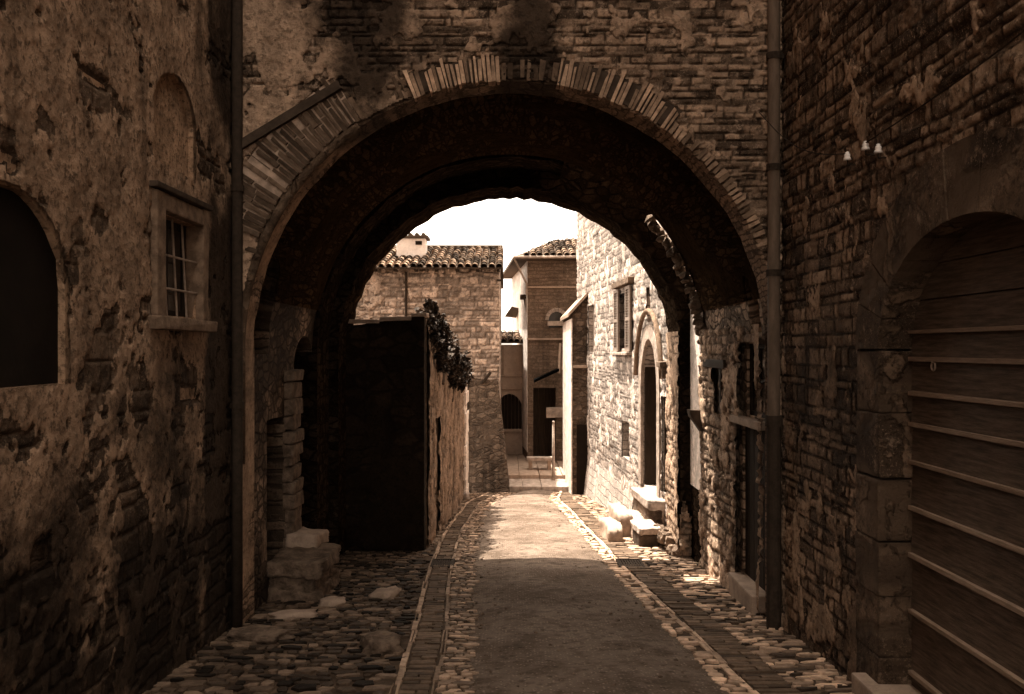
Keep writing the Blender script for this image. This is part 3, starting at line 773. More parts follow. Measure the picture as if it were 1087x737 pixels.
for zz in (zr(430, 8.7), zr(200, 8.7)):
    bm = bmesh.new(); tube(bm, [(-2.52, YF - .09, zz - .03), (-2.52, YF - .09, zz + .03)], .062, 12); box(bm, -2.60, -2.57, YF - .11, YF - .07, zz - .02, zz + .02)
    obj('collar', bm, M['iron'], pipe)

# ------------------------------------------------------------------ left foreground house
lh = thing('left_house', 'dark house of crumbling render with a barred window beside the arch', 'house', (-2.6, 4, G(4)))
wy0, wy1 = 6.93, 7.80; wz0, wz1 = zr(335, 7.2), zr(226, 7.0)
bm = bmesh.new(); box(bm, -10, -2.6, -6, YF - .01, -1.5, TOP)
me = cut(bm, [boxbm(-3.0, -2.0, wy0, wy1, wz0, wz1),
              prismbm(arch_pts(7.28, .46, CZ + 1.38, CZ + 1.75, .36, 16, .03), 'x', -2.64, -2.0),
              prismbm(arch_pts(4.85, .66, CZ - .2, CZ + .35, .5, 18, .03), 'x', -2.67, -2.0),
              ])
obj('wall', me, M['left_wall'], lh)
def lhole(u, v):
    if wy0 - .01 < u < wy1 + .01 and wz0 - .01 < v < wz1 + .01: return True
    if abs(u - 7.28) < .46 and CZ + 1.38 < v < CZ + 1.75: return True
    if ((u - 7.28) / .47) ** 2 + ((v - CZ - 1.75) / .37) ** 2 < 1 and v >= CZ + 1.75: return True
    if abs(u - 4.85) < .665 and CZ - .2 < v < CZ + .35: return True
    if ((u - 4.85) / .67) ** 2 + ((v - CZ - .35) / .51) ** 2 < 1 and v >= CZ + .35: return True
    return False
facing('wall_facing', lh, M['left_face'], lambda u, v, h: (-2.598 + h, u, v), 3.2, YF - .02, -.7, CZ + 3.6, .018, .14, .32, .022,
       lhole, lambda u, v: .05 + .055 * (v - 1.35), 11, .03, .25)
fr = bmesh.new()
for a, b, c, d in ((wy0 - .14, wy0, wz0 - .02, wz1 + .14), (wy1, wy1 + .13, wz0 - .02, wz1 + .14), (wy0, wy1, wz1, wz1 + .141)):
    box(fr, -2.72, -2.53, a, b, c, d, .012, .008)
win = obj('window_frame', fr, M['frame_stone'], lh)
bm = bmesh.new(); box(bm, -2.7, -2.47, wy0 - .2, wy1 + .16, wz0 - .11, wz0 - .02, .012, .008)
obj('sill', bm, M['frame_stone'], win)
bm = bmesh.new(); box(bm, -2.68, -2.51, wy0 - .2, wy1 + .2, wz1 + .15, wz1 + .20, .01, .006)
obj('lintel_moulding', bm, M['lead'], win)
bm = bmesh.new()
for k in (1, 2, 3): 
    y = wy0 + (wy1 - wy0) * k / 4; tube(bm, [(-2.60, y, wz0 - .03), (-2.64, y, wz1 + .01)], .009, 8)
for k in (1, 2):
    z = wz0 + (wz1 - wz0) * k / 3 - .05; tube(bm, [(-2.592, wy0 - .01, z), (-2.592, wy1 + .01, z)], .009, 8)
obj('iron_bars', bm, M['bar'], win)
bm = bmesh.new()
for a, b in ((wy0, wy0 + .05), ((wy0 + wy1) / 2 - .03, (wy0 + wy1) / 2 + .03), (wy1 - .05, wy1)): box(bm, -2.72, -2.68, a, b, wz0, wz1)
for a, b in ((wz0, wz0 + .05), (wz1 - .05, wz1)): box(bm, -2.719, -2.681, wy0 + .05, (wy0 + wy1) / 2 - .03, a, b); box(bm, -2.719, -2.681, (wy0 + wy1) / 2 + .03, wy1 - .05, a, b)
s = obj('sash', bm, M['dark_wood'], win)
obj('pane', boxbm(-2.705, -2.695, wy0 + .02, wy1 - .02, wz0 + .02, wz1 - .02), M['glass'], win)
obj('roof', boxbm(-10.4, -2.2, -6.4, YF - .02, TOP, TOP + .25), M['tile_bed'], lh)
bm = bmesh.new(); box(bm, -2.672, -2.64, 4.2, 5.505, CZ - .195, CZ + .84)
obj('recess_shade_panel', bm, M['black'], lh)  # black sheet stands for the shade inside the arched recess

# ------------------------------------------------------------------ right foreground house
rh = thing('right_house', 'coursed stone house with a wide round-arched boarded door', 'house', (2.55, 4, G(4)))
pc, ph_, pr_ = 5.25, 1.19, .75
bm = bmesh.new(); box(bm, 2.55, 10, -6, YF - .01, -1.5, CZ + 9)
holes = []
for ppx, ppy, s in ((877, 160, .11), (850, 258, .08), (903, 262, .05)):
    Y = 2.55 / ((ppx - 541) / F); holes.append(boxbm(2.3, 2.75, Y - s, Y + s, zr(ppy, Y) - s * .8, zr(ppy, Y) + s * .8))
me = cut(bm, [prismbm(arch_pts(pc, ph_ + .42, -3, CZ, pr_ + .42, 30), 'x', 2.0, 2.95)] + holes)
obj('wall', me, M['right_wall'], rh)
def rhole(u, v):
    if v < CZ: return abs(u - pc) < ph_ + .40
    return ((u - pc) / (ph_ + .40)) ** 2 + ((v - CZ) / (pr_ + .40)) ** 2 < 1
facing('stone_facing', rh, M['right_face'], lambda u, v, h: (2.547 - h, u, v), 3.0, YF - .02, -.7, CZ + 3.9, .017, .11, .25, .02,
       rhole, lambda u, v: -.2 + .12 * (1 if v < CZ - 1.3 else 0), 21, .03, .2)
# portal surround: separate dressed blocks
bm = bmesh.new()
def ell(a, k): return (pc + (ph_ + k) * cos(a), CZ + (pr_ + k) * sin(a))
NB = 11
for i in range(NB):
    a0, a1 = pi * i / NB + .004, pi * (i + 1) / NB - .004
    inn = [ell(a0 + (a1 - a0) * k / 4, 0) for k in range(5)]; out = [ell(a1 - (a1 - a0) * k / 4, .425) for k in range(5)]
    prism(bm, inn + out, 'x', 2.52 + random.uniform(-.005, .005), 2.94)
for sgn in (1, -1):
    z = G(pc) - .3; 
    while z < CZ - .02:
        h = min(random.uniform(.32, .55), CZ - .004 - z)
        if CZ - (z + h) < .15: h = CZ - .004 - z
        y0 = pc + sgn * ph_; y1 = pc + sgn * (ph_ + .425)
        box(bm, 2.52 + random.uniform(-.005, .005), 2.94, min(y0, y1), max(y0, y1), z, z + h - .006, .014, .007)
        z += h
obj('portal_surround', bm, M['portal_stone'], rh)
bm = bmesh.new(); box(bm, 2.50, 2.60, pc + ph_ - .0, pc + ph_ + .40, CZ - .03, CZ + .13, .015, .005)
# door of broad boards with thin ledges between
bz = [G(pc) + .04] + [zr(q, 6.44) for q in (712, 647, 588, 538, 490, 450, 417, 381, 353, 320, 285, 240)]
bm = bmesh.new()
for z0, z1 in zip(bz, bz[1:]):
    prism(bm, [(2.745, z0 + .003), (2.80, z0 + .003), (2.80, z1 - .003), (2.757, z1 - .003)], 'y', pc - ph_ - .02, pc + ph_ + .02)
door = obj('portal_door', bm, M['wood'], rh)
for k, z0 in enumerate(bz[1:-3]):
    bm = bmesh.new(); box(bm, 2.712, 2.75, pc - ph_ + .02, pc + ph_ - .02, z0 - .014, z0 + .014, .004, .003)
    obj('batten', bm, M['batten'], door)
Yk = 2.73 / .451; zk = zr(389, Yk); bm = bmesh.new()
tube(bm, [(2.722, Yk + .028 * cos(k * pi / 8), zk + .028 * sin(k * pi / 8)) for k in range(17)], .006, 6)
tube(bm, [(2.75, Yk, zk + .028), (2.712, Yk, zk + .03)], .011, 8)
obj('ring_handle', bm, M['bar'], door)
bm = bmesh.new(); box(bm, 2.42, 2.95, pc - ph_ - .1, pc + ph_ + .25, G(pc) - .3, G(pc) + .045, .02, .01)
obj('threshold', bm, M['stone'], rh)
for ppx, ppy in ((911, 166), (931, 155), (945, 158)):
    Y = 2.55 / ((ppx - 541) / F); z = zr(ppy, Y)
    bm = bmesh.new()
    prof = [(.012, -.03), (.03, -.028), (.026, -.012), (.018, -.004), (.022, .004), (.019, .016), (.012, .02), (.014, .03), (.004, .034)]
    rings = [ring(bm, [(2.47 + r * cos(k * pi / 6), Y + r * sin(k * pi / 6), z + h) for k in range(12)]) for r, h in prof]
    for a, b in zip(rings, rings[1:]):
        for k in range(12): face(bm, [a[k], a[(k + 1) % 12], b[(k + 1) % 12], b[k]])
    face(bm, rings[0][::-1]); face(bm, rings[-1])
    ins = obj('insulator', bm, M['porcelain'], rh, True)
    bm = bmesh.new(); tube(bm, [(2.56, Y, z - .06), (2.47, Y, z - .06), (2.47, Y, z - .02)], .007, 8)
    obj('iron_pin', bm, M['iron'], ins)
bm = bmesh.new()
A_ = Vector((2.47, 6.89, zr(166, 6.89) + .02)); B_ = Vector((2.30, YF - .12, zr(120, 8.7)))
tube(bm, [A_.lerp(B_, k / 10) - Vector((0, 0, .14 * sin(pi * k / 10))) for k in range(11)], .005, 5)
obj('wire', bm, M['iron'], rh)
bm = bmesh.new(); A_ = Vector((2.47, 6.54, zr(155, 6.54) + .02)); B_ = Vector((2.49, 2.0, 3.9))
tube(bm, [A_.lerp(B_, k / 10) - Vector((0, 0, .12 * sin(pi * k / 10))) for k in range(11)], .005, 5)
obj('wire', bm, M['iron'], rh)
obj('roof', boxbm(2.2, 10.4, -6.4, YF - .02, CZ + 9, CZ + 9.25), M['tile_bed'], rh)

# ------------------------------------------------------------------ rubble block left under the vault
bm = bmesh.new()
def rock(bm, c, s, seed, sub=2, amp=.28):
    r = bmesh.ops.create_icosphere(bm, subdivisions=3, radius=1)
    rot = Matrix.Rotation(random.uniform(-.4, .4), 3, 'Z'); sc = Vector((seed * 3.7, seed * 1.3, 0))
    for q in r['verts']:
        d = q.co.normalized(); m = max(abs(d.x), abs(d.y), abs(d.z))
        d = d / (m ** .72)                       # towards a worn cube
        d *= 0.86 + amp * mnoise.noise(d * 1.6 + sc) + amp * .4 * mnoise.noise(d * 5 + sc)
        q.co = Vector(c) + rot @ Vector((d.x * s[0], d.y * s[1], d.z * s[2]))
def worn_box(bm, x0, x1, y0, y1, z0, z1, amp):
    c = Vector(((x0 + x1) / 2, (y0 + y1) / 2, (z0 + z1) / 2)); s = Vector(((x1 - x0) / 2, (y1 - y0) / 2, (z1 - z0) / 2))
    r = bmesh.ops.create_icosphere(bm, subdivisions=4, radius=1)
    for q in r['verts']:
        d = q.co.normalized(); m = max(abs(d.x), abs(d.y), abs(d.z)); d = d / m ** .985
        p = Vector((d.x * s.x, d.y * s.y, d.z * s.z)); 
        q.co = c + p + Vector([mnoise.noise((c + p) * 3 + Vector((k * 9, 0, 0))) * amp * 1.6 + mnoise.noise((c + p) * 11 + Vector((k * 9, 3, 0))) * amp * .7 for k in range(3)])
blk = thing('stone_mounting_block', 'low rough masonry block of broken stones against the left passage wall', 'stone block', (-2.2, 10.6, G(10.6)))
for x0, x1, y0, y1, z0, z1 in ((-2.56, -1.98, 9.95, 10.5, -.82, -.58), (-2.56, -2.0, 10.5, 11.12, -.84, -.60), (-2.57, -2.02, 9.98, 10.72, -.60, -.44), (-2.57, -2.06, 10.7, 11.1, -.62, -.42)):
    bm = bmesh.new(); worn_box(bm, x0, x1, y0, y1, z0, z1, .035); obj('base_stone', bm, M['rough_stone'], blk, True)
bm = bmesh.new(); worn_box(bm, -2.58, -1.96, 9.93, 11.0, -.44, -.28, .035); obj('top_slab', bm, M['rough_stone'], blk, True)
bm = bmesh.new(); worn_box(bm, -2.52, -2.16, 10.6, 11.16, -.30, -.14, .03); obj('cap_stone', bm, M['stone'], blk, True)
def loose(label, c, s, seed, mat='rough_stone'):
    bm = bmesh.new(); rock(bm, (0, 0, 0), s, seed)
    o = obj('loose_stone', bm, M[mat], None, True); o.location = c; return tag(o, label, 'stone', 'loose stones lying on the left paving')
loose('large rounded boulder lying beside the left gutter in the foreground', (-1.08, 7.95, G(7.95) + .03), (.19, .26, .09), 11)
loose('flat pale stone slab lying on the left paving under the vault', (-1.35, 10.2, G(10.2) + .03), (.15, .22, .06), 12, 'stone')
loose('long flat stone at the foot of the left drainpipe', (-2.2, 8.3, G(8.3) + .03), (.3, .2, .06), 13)
loose('flat stone at the foot of the broken stone block', (-1.85, 9.8, G(9.8) + .02), (.16, .12, .06), 14, 'stone')
loose('narrow pale stone between the left drainpipe and the stone block', (-2.1, 9.15, G(9.15) + .02), (.26, .1, .05), 15, 'stone')

loose('small pale stone at the far foot of the garden wall', (-1.02, 21.9, G(21.9) + .07), (.09, .1, .12), 16, 'pale_stone')
# ------------------------------------------------------------------ garden wall on the left beyond the arch
gw = thing('garden_wall', 'high stained garden wall with a dark end face beyond the arch', 'wall', (-1.15, 14.4, G(14.4)))
def gt(y): return CZ + .42 - (y - 14.2) * .115
bm = bmesh.new()
prism(bm, [(13.9, G(14.4) - .3), (23.3, G(23) - .3), (23.3, gt(23.3))] + [(y, gt(y) + random.uniform(-.05, .05)) for y in [22.5 - .55 * k for k in range(15)]] + [(13.9, gt(13.9))], 'x', -1.5, -1.15)
me = cut(bm, [boxbm(-1.32, -1.0, 15.0, 15.75, -2, CZ - 1.1)])
GWM = Matrix.Translation((-1.235, 13.9, 0)) @ Matrix.Rotation(-.0145, 4, 'Z') @ Matrix.Translation((1.15, -13.9, 0))
me.transform(GWM)
obj('wall', me, M['garden_wall'], gw)
facing('wall_facing', gw, M['garden_face'], lambda u, v, h: (-1.147 + h, u, v), 13.95, 23.28, G(23) - .3, CZ + .4, .034, .15, .26, .045,
       lambda u, v: v > gt(u) - .05 or (14.99 < u < 15.76 and v < CZ - 1.09), lambda u, v: .0, 51, .02, .45, GWM)
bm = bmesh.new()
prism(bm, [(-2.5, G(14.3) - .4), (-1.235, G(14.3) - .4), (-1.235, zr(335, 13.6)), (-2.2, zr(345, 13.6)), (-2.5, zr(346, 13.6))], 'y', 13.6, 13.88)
obj('end_face', bm, M['dark_wall'], gw, label='end wall closing the garden, coloured nearly black for its shade')
bm = bmesh.new()
x = -2.36
while x < -1.25:
    w = random.uniform(.3, .5); zz = zr(345, 13.6) + .02 + max(0, (x + 2.2)) * .12
    box(bm, x, min(x + w - .01, -1.2), 13.55, 13.93, zz, zz + .055, .01, .012); x += w
obj('coping', bm, M['stone'], gw)
bm = bmesh.new(); box(bm, -1.30, -1.26, 15.02, 15.73, G(15.5) - .1, CZ - 1.12)
bmesh.ops.transform(bm, matrix=GWM, verts=bm.verts[:])
obj('narrow_door', bm, M['dark_wood'], gw)
bm = bmesh.new(); z = G(23) - .2
while z < gt(23) - .1:
    h = random.uniform(.2, .34); box(bm, -1.45, -1.03 + random.uniform(-.02, .02), 22.0 + random.uniform(-.1, .1), 23.34, z, z + h - .008, .012, .01); z += h
obj('end_pier', bm, M['sunlit_white'], gw)

def foliage(name, label, clumps, n, size, root=None, stems=()):
    t = thing(name, label, 'shrub', stems[0][0])
    bm = bmesh.new(); tones = []
    for i in range(n):
        c, s = random.choice(clumps)
        d = Vector((random.gauss(0, 1), random.gauss(0, 1), random.gauss(0, 1)))
        d = d.normalized() * (random.random() ** .45)
        p = Vector(c) + Vector((d.x * s[0], d.y * s[1], d.z * s[2]))
        m = Matrix.Rotation(random.uniform(0, 6.3), 3, 'Z') @ Matrix.Rotation(random.uniform(-1.2, 1.2), 3, 'X')
        L = size * random.uniform(.6, 1.4); w = L * .45
        q = [Vector((0, -L * .5, 0)), Vector((w, -L * .05, .12 * L)), Vector((0, L * .6, -.1 * L)), Vector((-w, -L * .05, .12 * L))]
        v = [bm.verts.new(p + m @ k) for k in q]
        face(bm, [v[0], v[1], v[2]]); face(bm, [v[0], v[2], v[3]])
        tones += [random.uniform(.4, 1.5)] * 2
    me = bpy.data.meshes.new('leaves'); bm.to_mesh(me); bm.free(); add_tone(me, tones, 1)
    obj('leaves', me, M['leaf'], t)
    for pts in stems:
        bm = bmesh.new(); tube(bm, pts, [.03 - .018 * k / (len(pts) - 1) for k in range(len(pts))], 6); obj('stem', bm, M['stem'], t)
cl = []
for k in range(26):
    y = 14.1 + 6.8 * k / 25; zt = gt(y)
    xw = -1.235 + (y - 13.9) * .0145
    cl.append(((xw + .02 + random.uniform(-.16, .12), y, zt + random.uniform(-.3, .16)), (random.uniform(.1, .24), random.uniform(.15, .45), random.uniform(.1, .32))))
for k in range(7):
    y = 17.5 + random.uniform(0, 3.2); cl.append(((-.98 + random.uniform(-.05, .12), y, gt(y) - random.uniform(.1, .55)), (.16, .3, .22)))
for k in range(22):
    y = random.uniform(14.3, 20.8); xw = -1.235 + (y - 13.9) * .0145; dx = random.uniform(.02, .16); L_ = random.uniform(.25, .85)
    for q in range(5): cl.append(((xw + dx + .03 * sin(q + k), y + .06 * q * sin(k), gt(y) - L_ * q / 5), (.05, .07, .09)))
for k in range(10):
    y = random.uniform(14.0, 17.5); xw = -1.235 + (y - 13.9) * .0145; cl.append(((xw + random.uniform(-.1, .05), y, gt(y) + random.uniform(.1, .3)), (.06, .08, .12)))
foliage('wall_ivy', 'dark leafy creeper spilling over the top of the garden wall', cl, 13000, .08,
        stems=[[(-1.13, 16, gt(16) - .8), (-1.1, 16.6, gt(16) - .2), (-1.12, 17.5, gt(17.5) + .1)], [(-1.13, 18.5, gt(18) - 1.0), (-1.08, 19, gt(19) - .3), (-1.0, 20, gt(20))]])

# ------------------------------------------------------------------ left far house
fh = thing('stone_house', 'pale rubble stone house with tiled roof and white chimney beyond the garden wall', 'house', (-3, 25, G(25)))
ez = zr(285, 25)
bm = bmesh.new(); box(bm, -8, -.275, 25, 31.2, G(28) - .6, ez - .02)
obj('wall', bm, M['house_wall'], fh)
facing('stone_facing', fh, M['house_face'], lambda u, v, h: (u, 24.996 - h, v), -5.2, -.275, -.8, ez - .03, .036, .13, .27, .06, None, lambda u, v: -.2 - .1 * (u + 2.5), 41, .02, .4, sharp=.22)
bm = bmesh.new(); prism(bm, [(-1.5, G(24) - .4), (xr(543, 24), G(24) - .4), (-.30, zr(405, 24.6)), (-1.3, zr(400, 24.6))], 'y', 23.9, 25.0)
for q in bm.verts:
    if q.co.z > 0 and q.co.y < 24.5: q.co.y = 24.75
obj('buttress', bm, M['buttress'], fh, label='dark sloping buttress at the corner of the house')
rw = Vector((0, 3.1, .80)).normalized()
rf = tile_roof('roof', (-8.0, 24.55, zr(284, 24.55)), (1, 0, 0), rw, 38, 10, pitch=.206, root=fh)
rb = Vector((0, -3.1, .80)).normalized()
bm = bmesh.new(); prism(bm, [(25.0, ez - .03), (31.2, ez - .03), (28.1, ez + .80)], 'x', -8, -.29)
obj('gable', bm, M['house_wall'], fh)
bm = bmesh.new(); prism(bm, [(27.9, ez + .86), (31.6, ez - .12), (31.6, ez - .04), (27.9, ez + .94)], 'x', -8, -.2)
obj('rear_roof', bm, M['tile_bed'], fh)
for k in range(15):
    bm = bmesh.new(); box(bm, -7.9 + k * .54, -7.82 + k * .54, 24.62, 25.02, ez - .10, ez - .03); obj('rafter', bm, M['dark_wood'], fh)
bm = bmesh.new(); box(bm, -3.12, -2.33, 26.0, 26.7, ez + .1, zr(253, 26), .015, .01)
ch = obj('chimney', bm, M['chimney'], rf)
bm = bmesh.new(); box(bm, -3.2, -2.25, 25.94, 26.76, zr(253, 26), zr(250, 26), .01)
for k in range(5): tube(bm, [(-3.1 + .18 * k, 25.95, zr(249.5, 26)), (-3.1 + .18 * k, 26.75, zr(249.5, 26) + .02)], .06, 8)
obj('chimney_cap', bm, M['tile_bed'], ch)
obj('smoke_vent', boxbm(-2.6, -2.42, 25.985, 26.05, zr(260, 26), zr(256, 26)), M['black'], ch)
bm = bmesh.new(); tube(bm, [(xr(431, 24.9), 24.93, ez - .1), (xr(431, 24.9), 24.93, CZ - .4)], .035, 8)
obj('downpipe', bm, M['iron'], fh)
bm = bmesh.new(); box(bm, -.33, -.22, 24.80, 24.96, zr(299, 25), zr(298, 25) + .02); obj('tie_end', bm, M['iron'], fh); bm = bmesh.new()
tube(bm, [(xr(502, 24.9), 24.9, zr(420, 25)), (xr(521, 24.9), 24.6, zr(395, 25))], .04, 6)
obj('iron_stay', bm, M['iron'], fh)

# ------------------------------------------------------------------ low pale house at the end of the street
low = thing('low_house', 'low pale rendered house with dark arched door at the end of the street', 'house', (.1, 31, G(27)))
bm = bmesh.new(); box(bm, -2.5, .56, 31, 35, -2.6, zr(366, 31))
me = cut(bm, [prismbm(arch_pts(xr(541, 31), .42, zr(456, 31), zr(436, 31), .55, 16), 'y', 30.5, 31.4), boxbm(xr(535, 31), xr(554, 31), 30.9, 31.06, zr(397, 31), zr(373, 31))])
obj('wall', me, M['pale_plaster'], low)
bm = bmesh.new()
for k in range(7): box(bm, xr(541, 31) - .42 + .12 * k + .005, xr(541, 31) - .42 + .12 * k + .115, 31.2, 31.25, zr(457, 31), zr(418, 31))
obj('arched_door', bm, M['dark_wood'], low)
for zz, h, nm in ((zr(399, 31), .05, 'ledge'), (zr(413, 31), .035, 'ledge'), (zr(458, 31), .06, 'ledge')):
    bm = bmesh.new(); box(bm, -.9, .55, 30.93, 31.02, zz - h, zz, .008); obj(nm, bm, M['stone'], low)
for a in (533.5, 556.5):
    bm = bmesh.new(); box(bm, xr(a, 31) - .04, xr(a, 31) + .04, 30.96, 31.02, zr(398, 31), zr(368, 31)); obj('window_trim', bm, M['stone'], low)
tile_roof('roof', (-2.6, 30.6, zr(363, 30.6)), (1, 0, 0), (0, 1, .18), 15, 6, root=low)
bm = bmesh.new(); tube(bm, [(xr(559.5, 30.9), 30.9, zr(366, 31)), (xr(559.5, 30.9), 30.9, -1.5)], .05, 8)
obj('downpipe', bm, M['pale_stone'], low)

# ------------------------------------------------------------------ tower-like house
tw = thing('tower_house', 'tall brick house with hipped tile roof and arched window at the street end', 'house', (.6, 29, G(27)))
tz = zr(272, 29)
bm = bmesh.new()
foot = [(xr(560, 29), 29), (4.2, 29), (4.2, 36), (.10, 36)]
prism(bm, foot, 'z', -2.8, tz)
me = cut(bm, [prismbm(arch_pts(xr(591, 29), .25, zr(348, 29), zr(340, 29), .26, 12), 'y', 28.8, 29.25),
              boxbm(xr(566, 29), xr(590, 29), 28.8, 29.6, -2.0, zr(412, 29))])
obj('wall', me, M['tower_wall'], tw)
bm = bmesh.new(); a = Vector((xr(560, 29), 29)); b = Vector((.10, 36)); dd = (b - a).normalized(); nn = Vector((-dd.y, dd.x))
if nn.x > 0: nn = -nn
prism(bm, [tuple(a + nn * .012), tuple(b + nn * .012), tuple(b - nn * .02), tuple(a - nn * .02 + Vector((.0, .02)))], 'z', zr(480, 29), tz - .02)
obj('sunlit_side', bm, M['tower_side'], tw, label='side wall coloured white to look sunlit')
# hipped roof
A0 = Vector((xr(545, 28.4), 28.4, tz - .05)); 
w1 = Vector((0, 1, .28)).normalized()
tile_roof('roof', A0 + Vector((.1, 0, 0)), (1, 0, 0), w1, 20, 9, pitch=.2, root=tw, hip=1.25)
bm = bmesh.new()
e = [Vector((xr(545, 28.4), 28.4, tz - .06)), Vector((4.6, 28.4, tz - .06)), Vector((4.6, 36.4, tz - .06)), Vector((-.35, 36.4, tz - .06))]
r0 = Vector((2.0, 32, tz + .9)); r1 = Vector((3.2, 32, tz + .9))
v = ring(bm, e); t_ = ring(bm, [r0, r1])
v2 = ring(bm, [q + Vector((0, 0, -.09)) for q in e])
face(bm, [v[0], v[1], t_[1], t_[0]]); face(bm, [v[1], v[2], t_[1]]); face(bm, [v[2], v[3], t_[0], t_[1]]); face(bm, [v[3], v[0], t_[0]])
face(bm, v2[::-1])
for i in range(4): face(bm, [v2[i], v2[(i + 1) % 4], v[(i + 1) % 4], v[i]])
obj('roof_bed', bm, M['tile_bed'], tw)
bm = bmesh.new(); tube(bm, [(xr(545, 28.4), 28.38, tz - .09), (4.5, 28.38, tz - .07)], .045, 8)
tube(bm, [(xr(545, 28.4), 28.38, tz - .09), (xr(559, 28.9), 28.95, tz - .85), (xr(559, 28.9), 28.95, tz - 1.2)], .03, 8)
obj('rain_gutter', bm, M['pale_stone'], tw)
for zz in (zr(305, 29), zr(360, 29)):
    bm = bmesh.new(); box(bm, xr(560, 29) - .02, 2.6, 28.94, 29.01, zz - .03, zz + .03, .008); obj('string_course', bm, M['stone'], tw)
bm = bmesh.new()
for i in range(9):
    a0, a1 = pi * i / 9 + .02, pi * (i + 1) / 9 - .02; c = xr(591, 29); z0 = zr(340, 29)
    prism(bm, [(c + .25 * cos(a0), z0 + .26 * sin(a0)), (c + .36 * cos(a0), z0 + .38 * sin(a0)), (c + .36 * cos(a1), z0 + .38 * sin(a1)), (c + .25 * cos(a1), z0 + .26 * sin(a1))], 'y', 28.96, 29.06)
w = obj('window_arch', bm, M['pale_stone'], tw)
obj('pane', boxbm(xr(591, 29) - .26, xr(591, 29) + .26, 29.18, 29.2, zr(349, 29), zr(330, 29)), M['glass'], w)
bm = bmesh.new(); box(bm, xr(581, 29), xr(602, 29), 28.9, 29.02, zr(346, 29), zr(341, 29), .01); obj('window_sill', bm, M['pale_stone'], w)
bm = bmesh.new(); prism(bm, [(xr(567, 28.5), zr(406, 28.5)), (xr(593, 28.5), zr(394, 28.5)), (xr(593, 28.5), zr(391, 28.5)), (xr(567, 28.5), zr(403, 28.5))], 'y', 28.2, 29.0)
obj('door_hood', bm, M['tile'], tw)
me = tw.children[-1].data; add_tone(me, [1.2] * len(me.polygons), 1)
bm = bmesh.new(); tube(bm, [(xr(593, 28.4), 28.3, zr(396, 28.4)), (xr(595, 28.7), 28.95, zr(365, 28.7))], .04, 6)
tube(bm, [(xr(597, 28.4), 28.3, zr(392, 28.4)), (xr(601, 28.7), 28.95, zr(362, 28.7))], .03, 6)
obj('hood_stay', bm, M['stone'], tw)
bm = bmesh.new(); box(bm, xr(580, 28.5), xr(603, 28.5), 28.4, 29.0, zr(443, 28.5), zr(433, 28.5), .02, .015)
obj('stone_ledge', bm, M['pale_stone'], tw)
bm = bmesh.new(); 
for k in range(4): box(bm, xr(566, 29.4) + .175 * k, xr(566, 29.4) + .168 + .175 * k, 29.4, 29.44, -2, zr(412, 29))
obj('door', bm, M['dark_wood'], tw)
bm = bmesh.new()
prism(bm, [(xr(536, 33), zr(336, 33)), (xr(548, 33), zr(337, 33)), (xr(552, 33), zr(328, 33)), (xr(543, 33), zr(326, 33))], 'y', 32.6, 33.6)
obj('side_hood', bm, M['tile_bed'], tw)
bm = bmesh.new(); box(bm, xr(552, 30), xr(563, 30), 29.3, 30.2, zr(318, 30), zr(314, 30), .01); tube(bm, [(xr(558, 29.6), 29.8, zr(318, 30)), (xr(560, 29.6), 29.8, zr(332, 30))], .06, 6)
obj('side_bracket', bm, M['iron'], tw)

# ------------------------------------------------------------------ steps, bench and post at the end
st = thing('street_steps', 'two worn stone steps closing the end of the street', 'steps', (.6, 24.5, G(24.5)))
for y0, y1, z in ((24.38, 27.9, -1.57), (25.8, 30.9, -1.47)):
    bm = bmesh.new(); x = -.35
    while x < 2.0:
        w = random.uniform(.45, .8); box(bm, x, min(x + w, 2.1) - .008, y0 + random.uniform(-.02, .02), y1, z - .5, z + random.uniform(-.006, .006), .02, .006); x += w
    obj('step', bm, M['pale_stone'] if y0 < 25 else M['stone'], st)
be = thing('stone_bench', 'low stone slab bench before the dark doorway at the street end', 'bench', (.85, 27.0, -1.47))
bm = bmesh.new(); box(bm, xr(559, 27), xr(588, 27), 26.85, 27.3, zr(489, 27), zr(486, 27) + .01, .01, .004); obj('seat_slab', bm, M['pale_stone'], be)
for px_ in (563, 583):
    bm = bmesh.new(); box(bm, xr(px_, 27) - .05, xr(px_, 27) + .05, 26.92, 27.25, -1.52, zr(489, 27), .01, .004); obj('leg', bm, M['stone'], be)
po = bmesh.new(); tube(po, [(xr(587.5, 25.6), 25.6, -1.6), (xr(587.5, 25.6), 25.6, -.9), (xr(587.5, 25.6), 25.6, zr(449, 25.6))], [.045, .04, .032], 10)
tube(po, [(xr(587.5, 25.6), 25.6, zr(449, 25.6)), (xr(587.5, 25.6), 25.6, zr(447, 25.6))], [.045, .03], 10)
tag(obj('stone_post', po, M['pale_stone'], None, True), 'slim pale post standing on the steps at the street end', 'post')

# ------------------------------------------------------------------ narrow projecting house on the right
ph = thing('projecting_house', 'narrow rough stone house jutting out past the sunlit house', 'house', (1.7, 22, G(22)))
PX0, PY0, PY1 = xr(607, 23.3), 23.3, 27.0
bm = bmesh.new(); prism(bm, [(PX0, G(22) - .5), (2.6, G(22) - .5), (2.6, zr(282, 23)), (PX0, zr(333, 23))], 'y', PY0, PY1)
obj('wall', bm, M['buttress'], ph)
bm = bmesh.new(); box(bm, PX0 - .015, PX0 + .01, PY0 - .02, PY1 - .02, G(25) - .3, zr(338, 23)); obj('sunlit_side', bm, M['sunlit_white'], ph, label='narrow side wall coloured white to look sunlit')
bm = bmesh.new(); prism(bm, [(PX0 - .09, zr(336, 23)), (2.6, zr(281, 23)), (2.6, zr(277, 23)), (PX0 - .09, zr(332, 23))], 'y', PY0 - .08, PY1 + .05)
obj('roof', bm, M['stone'], ph)
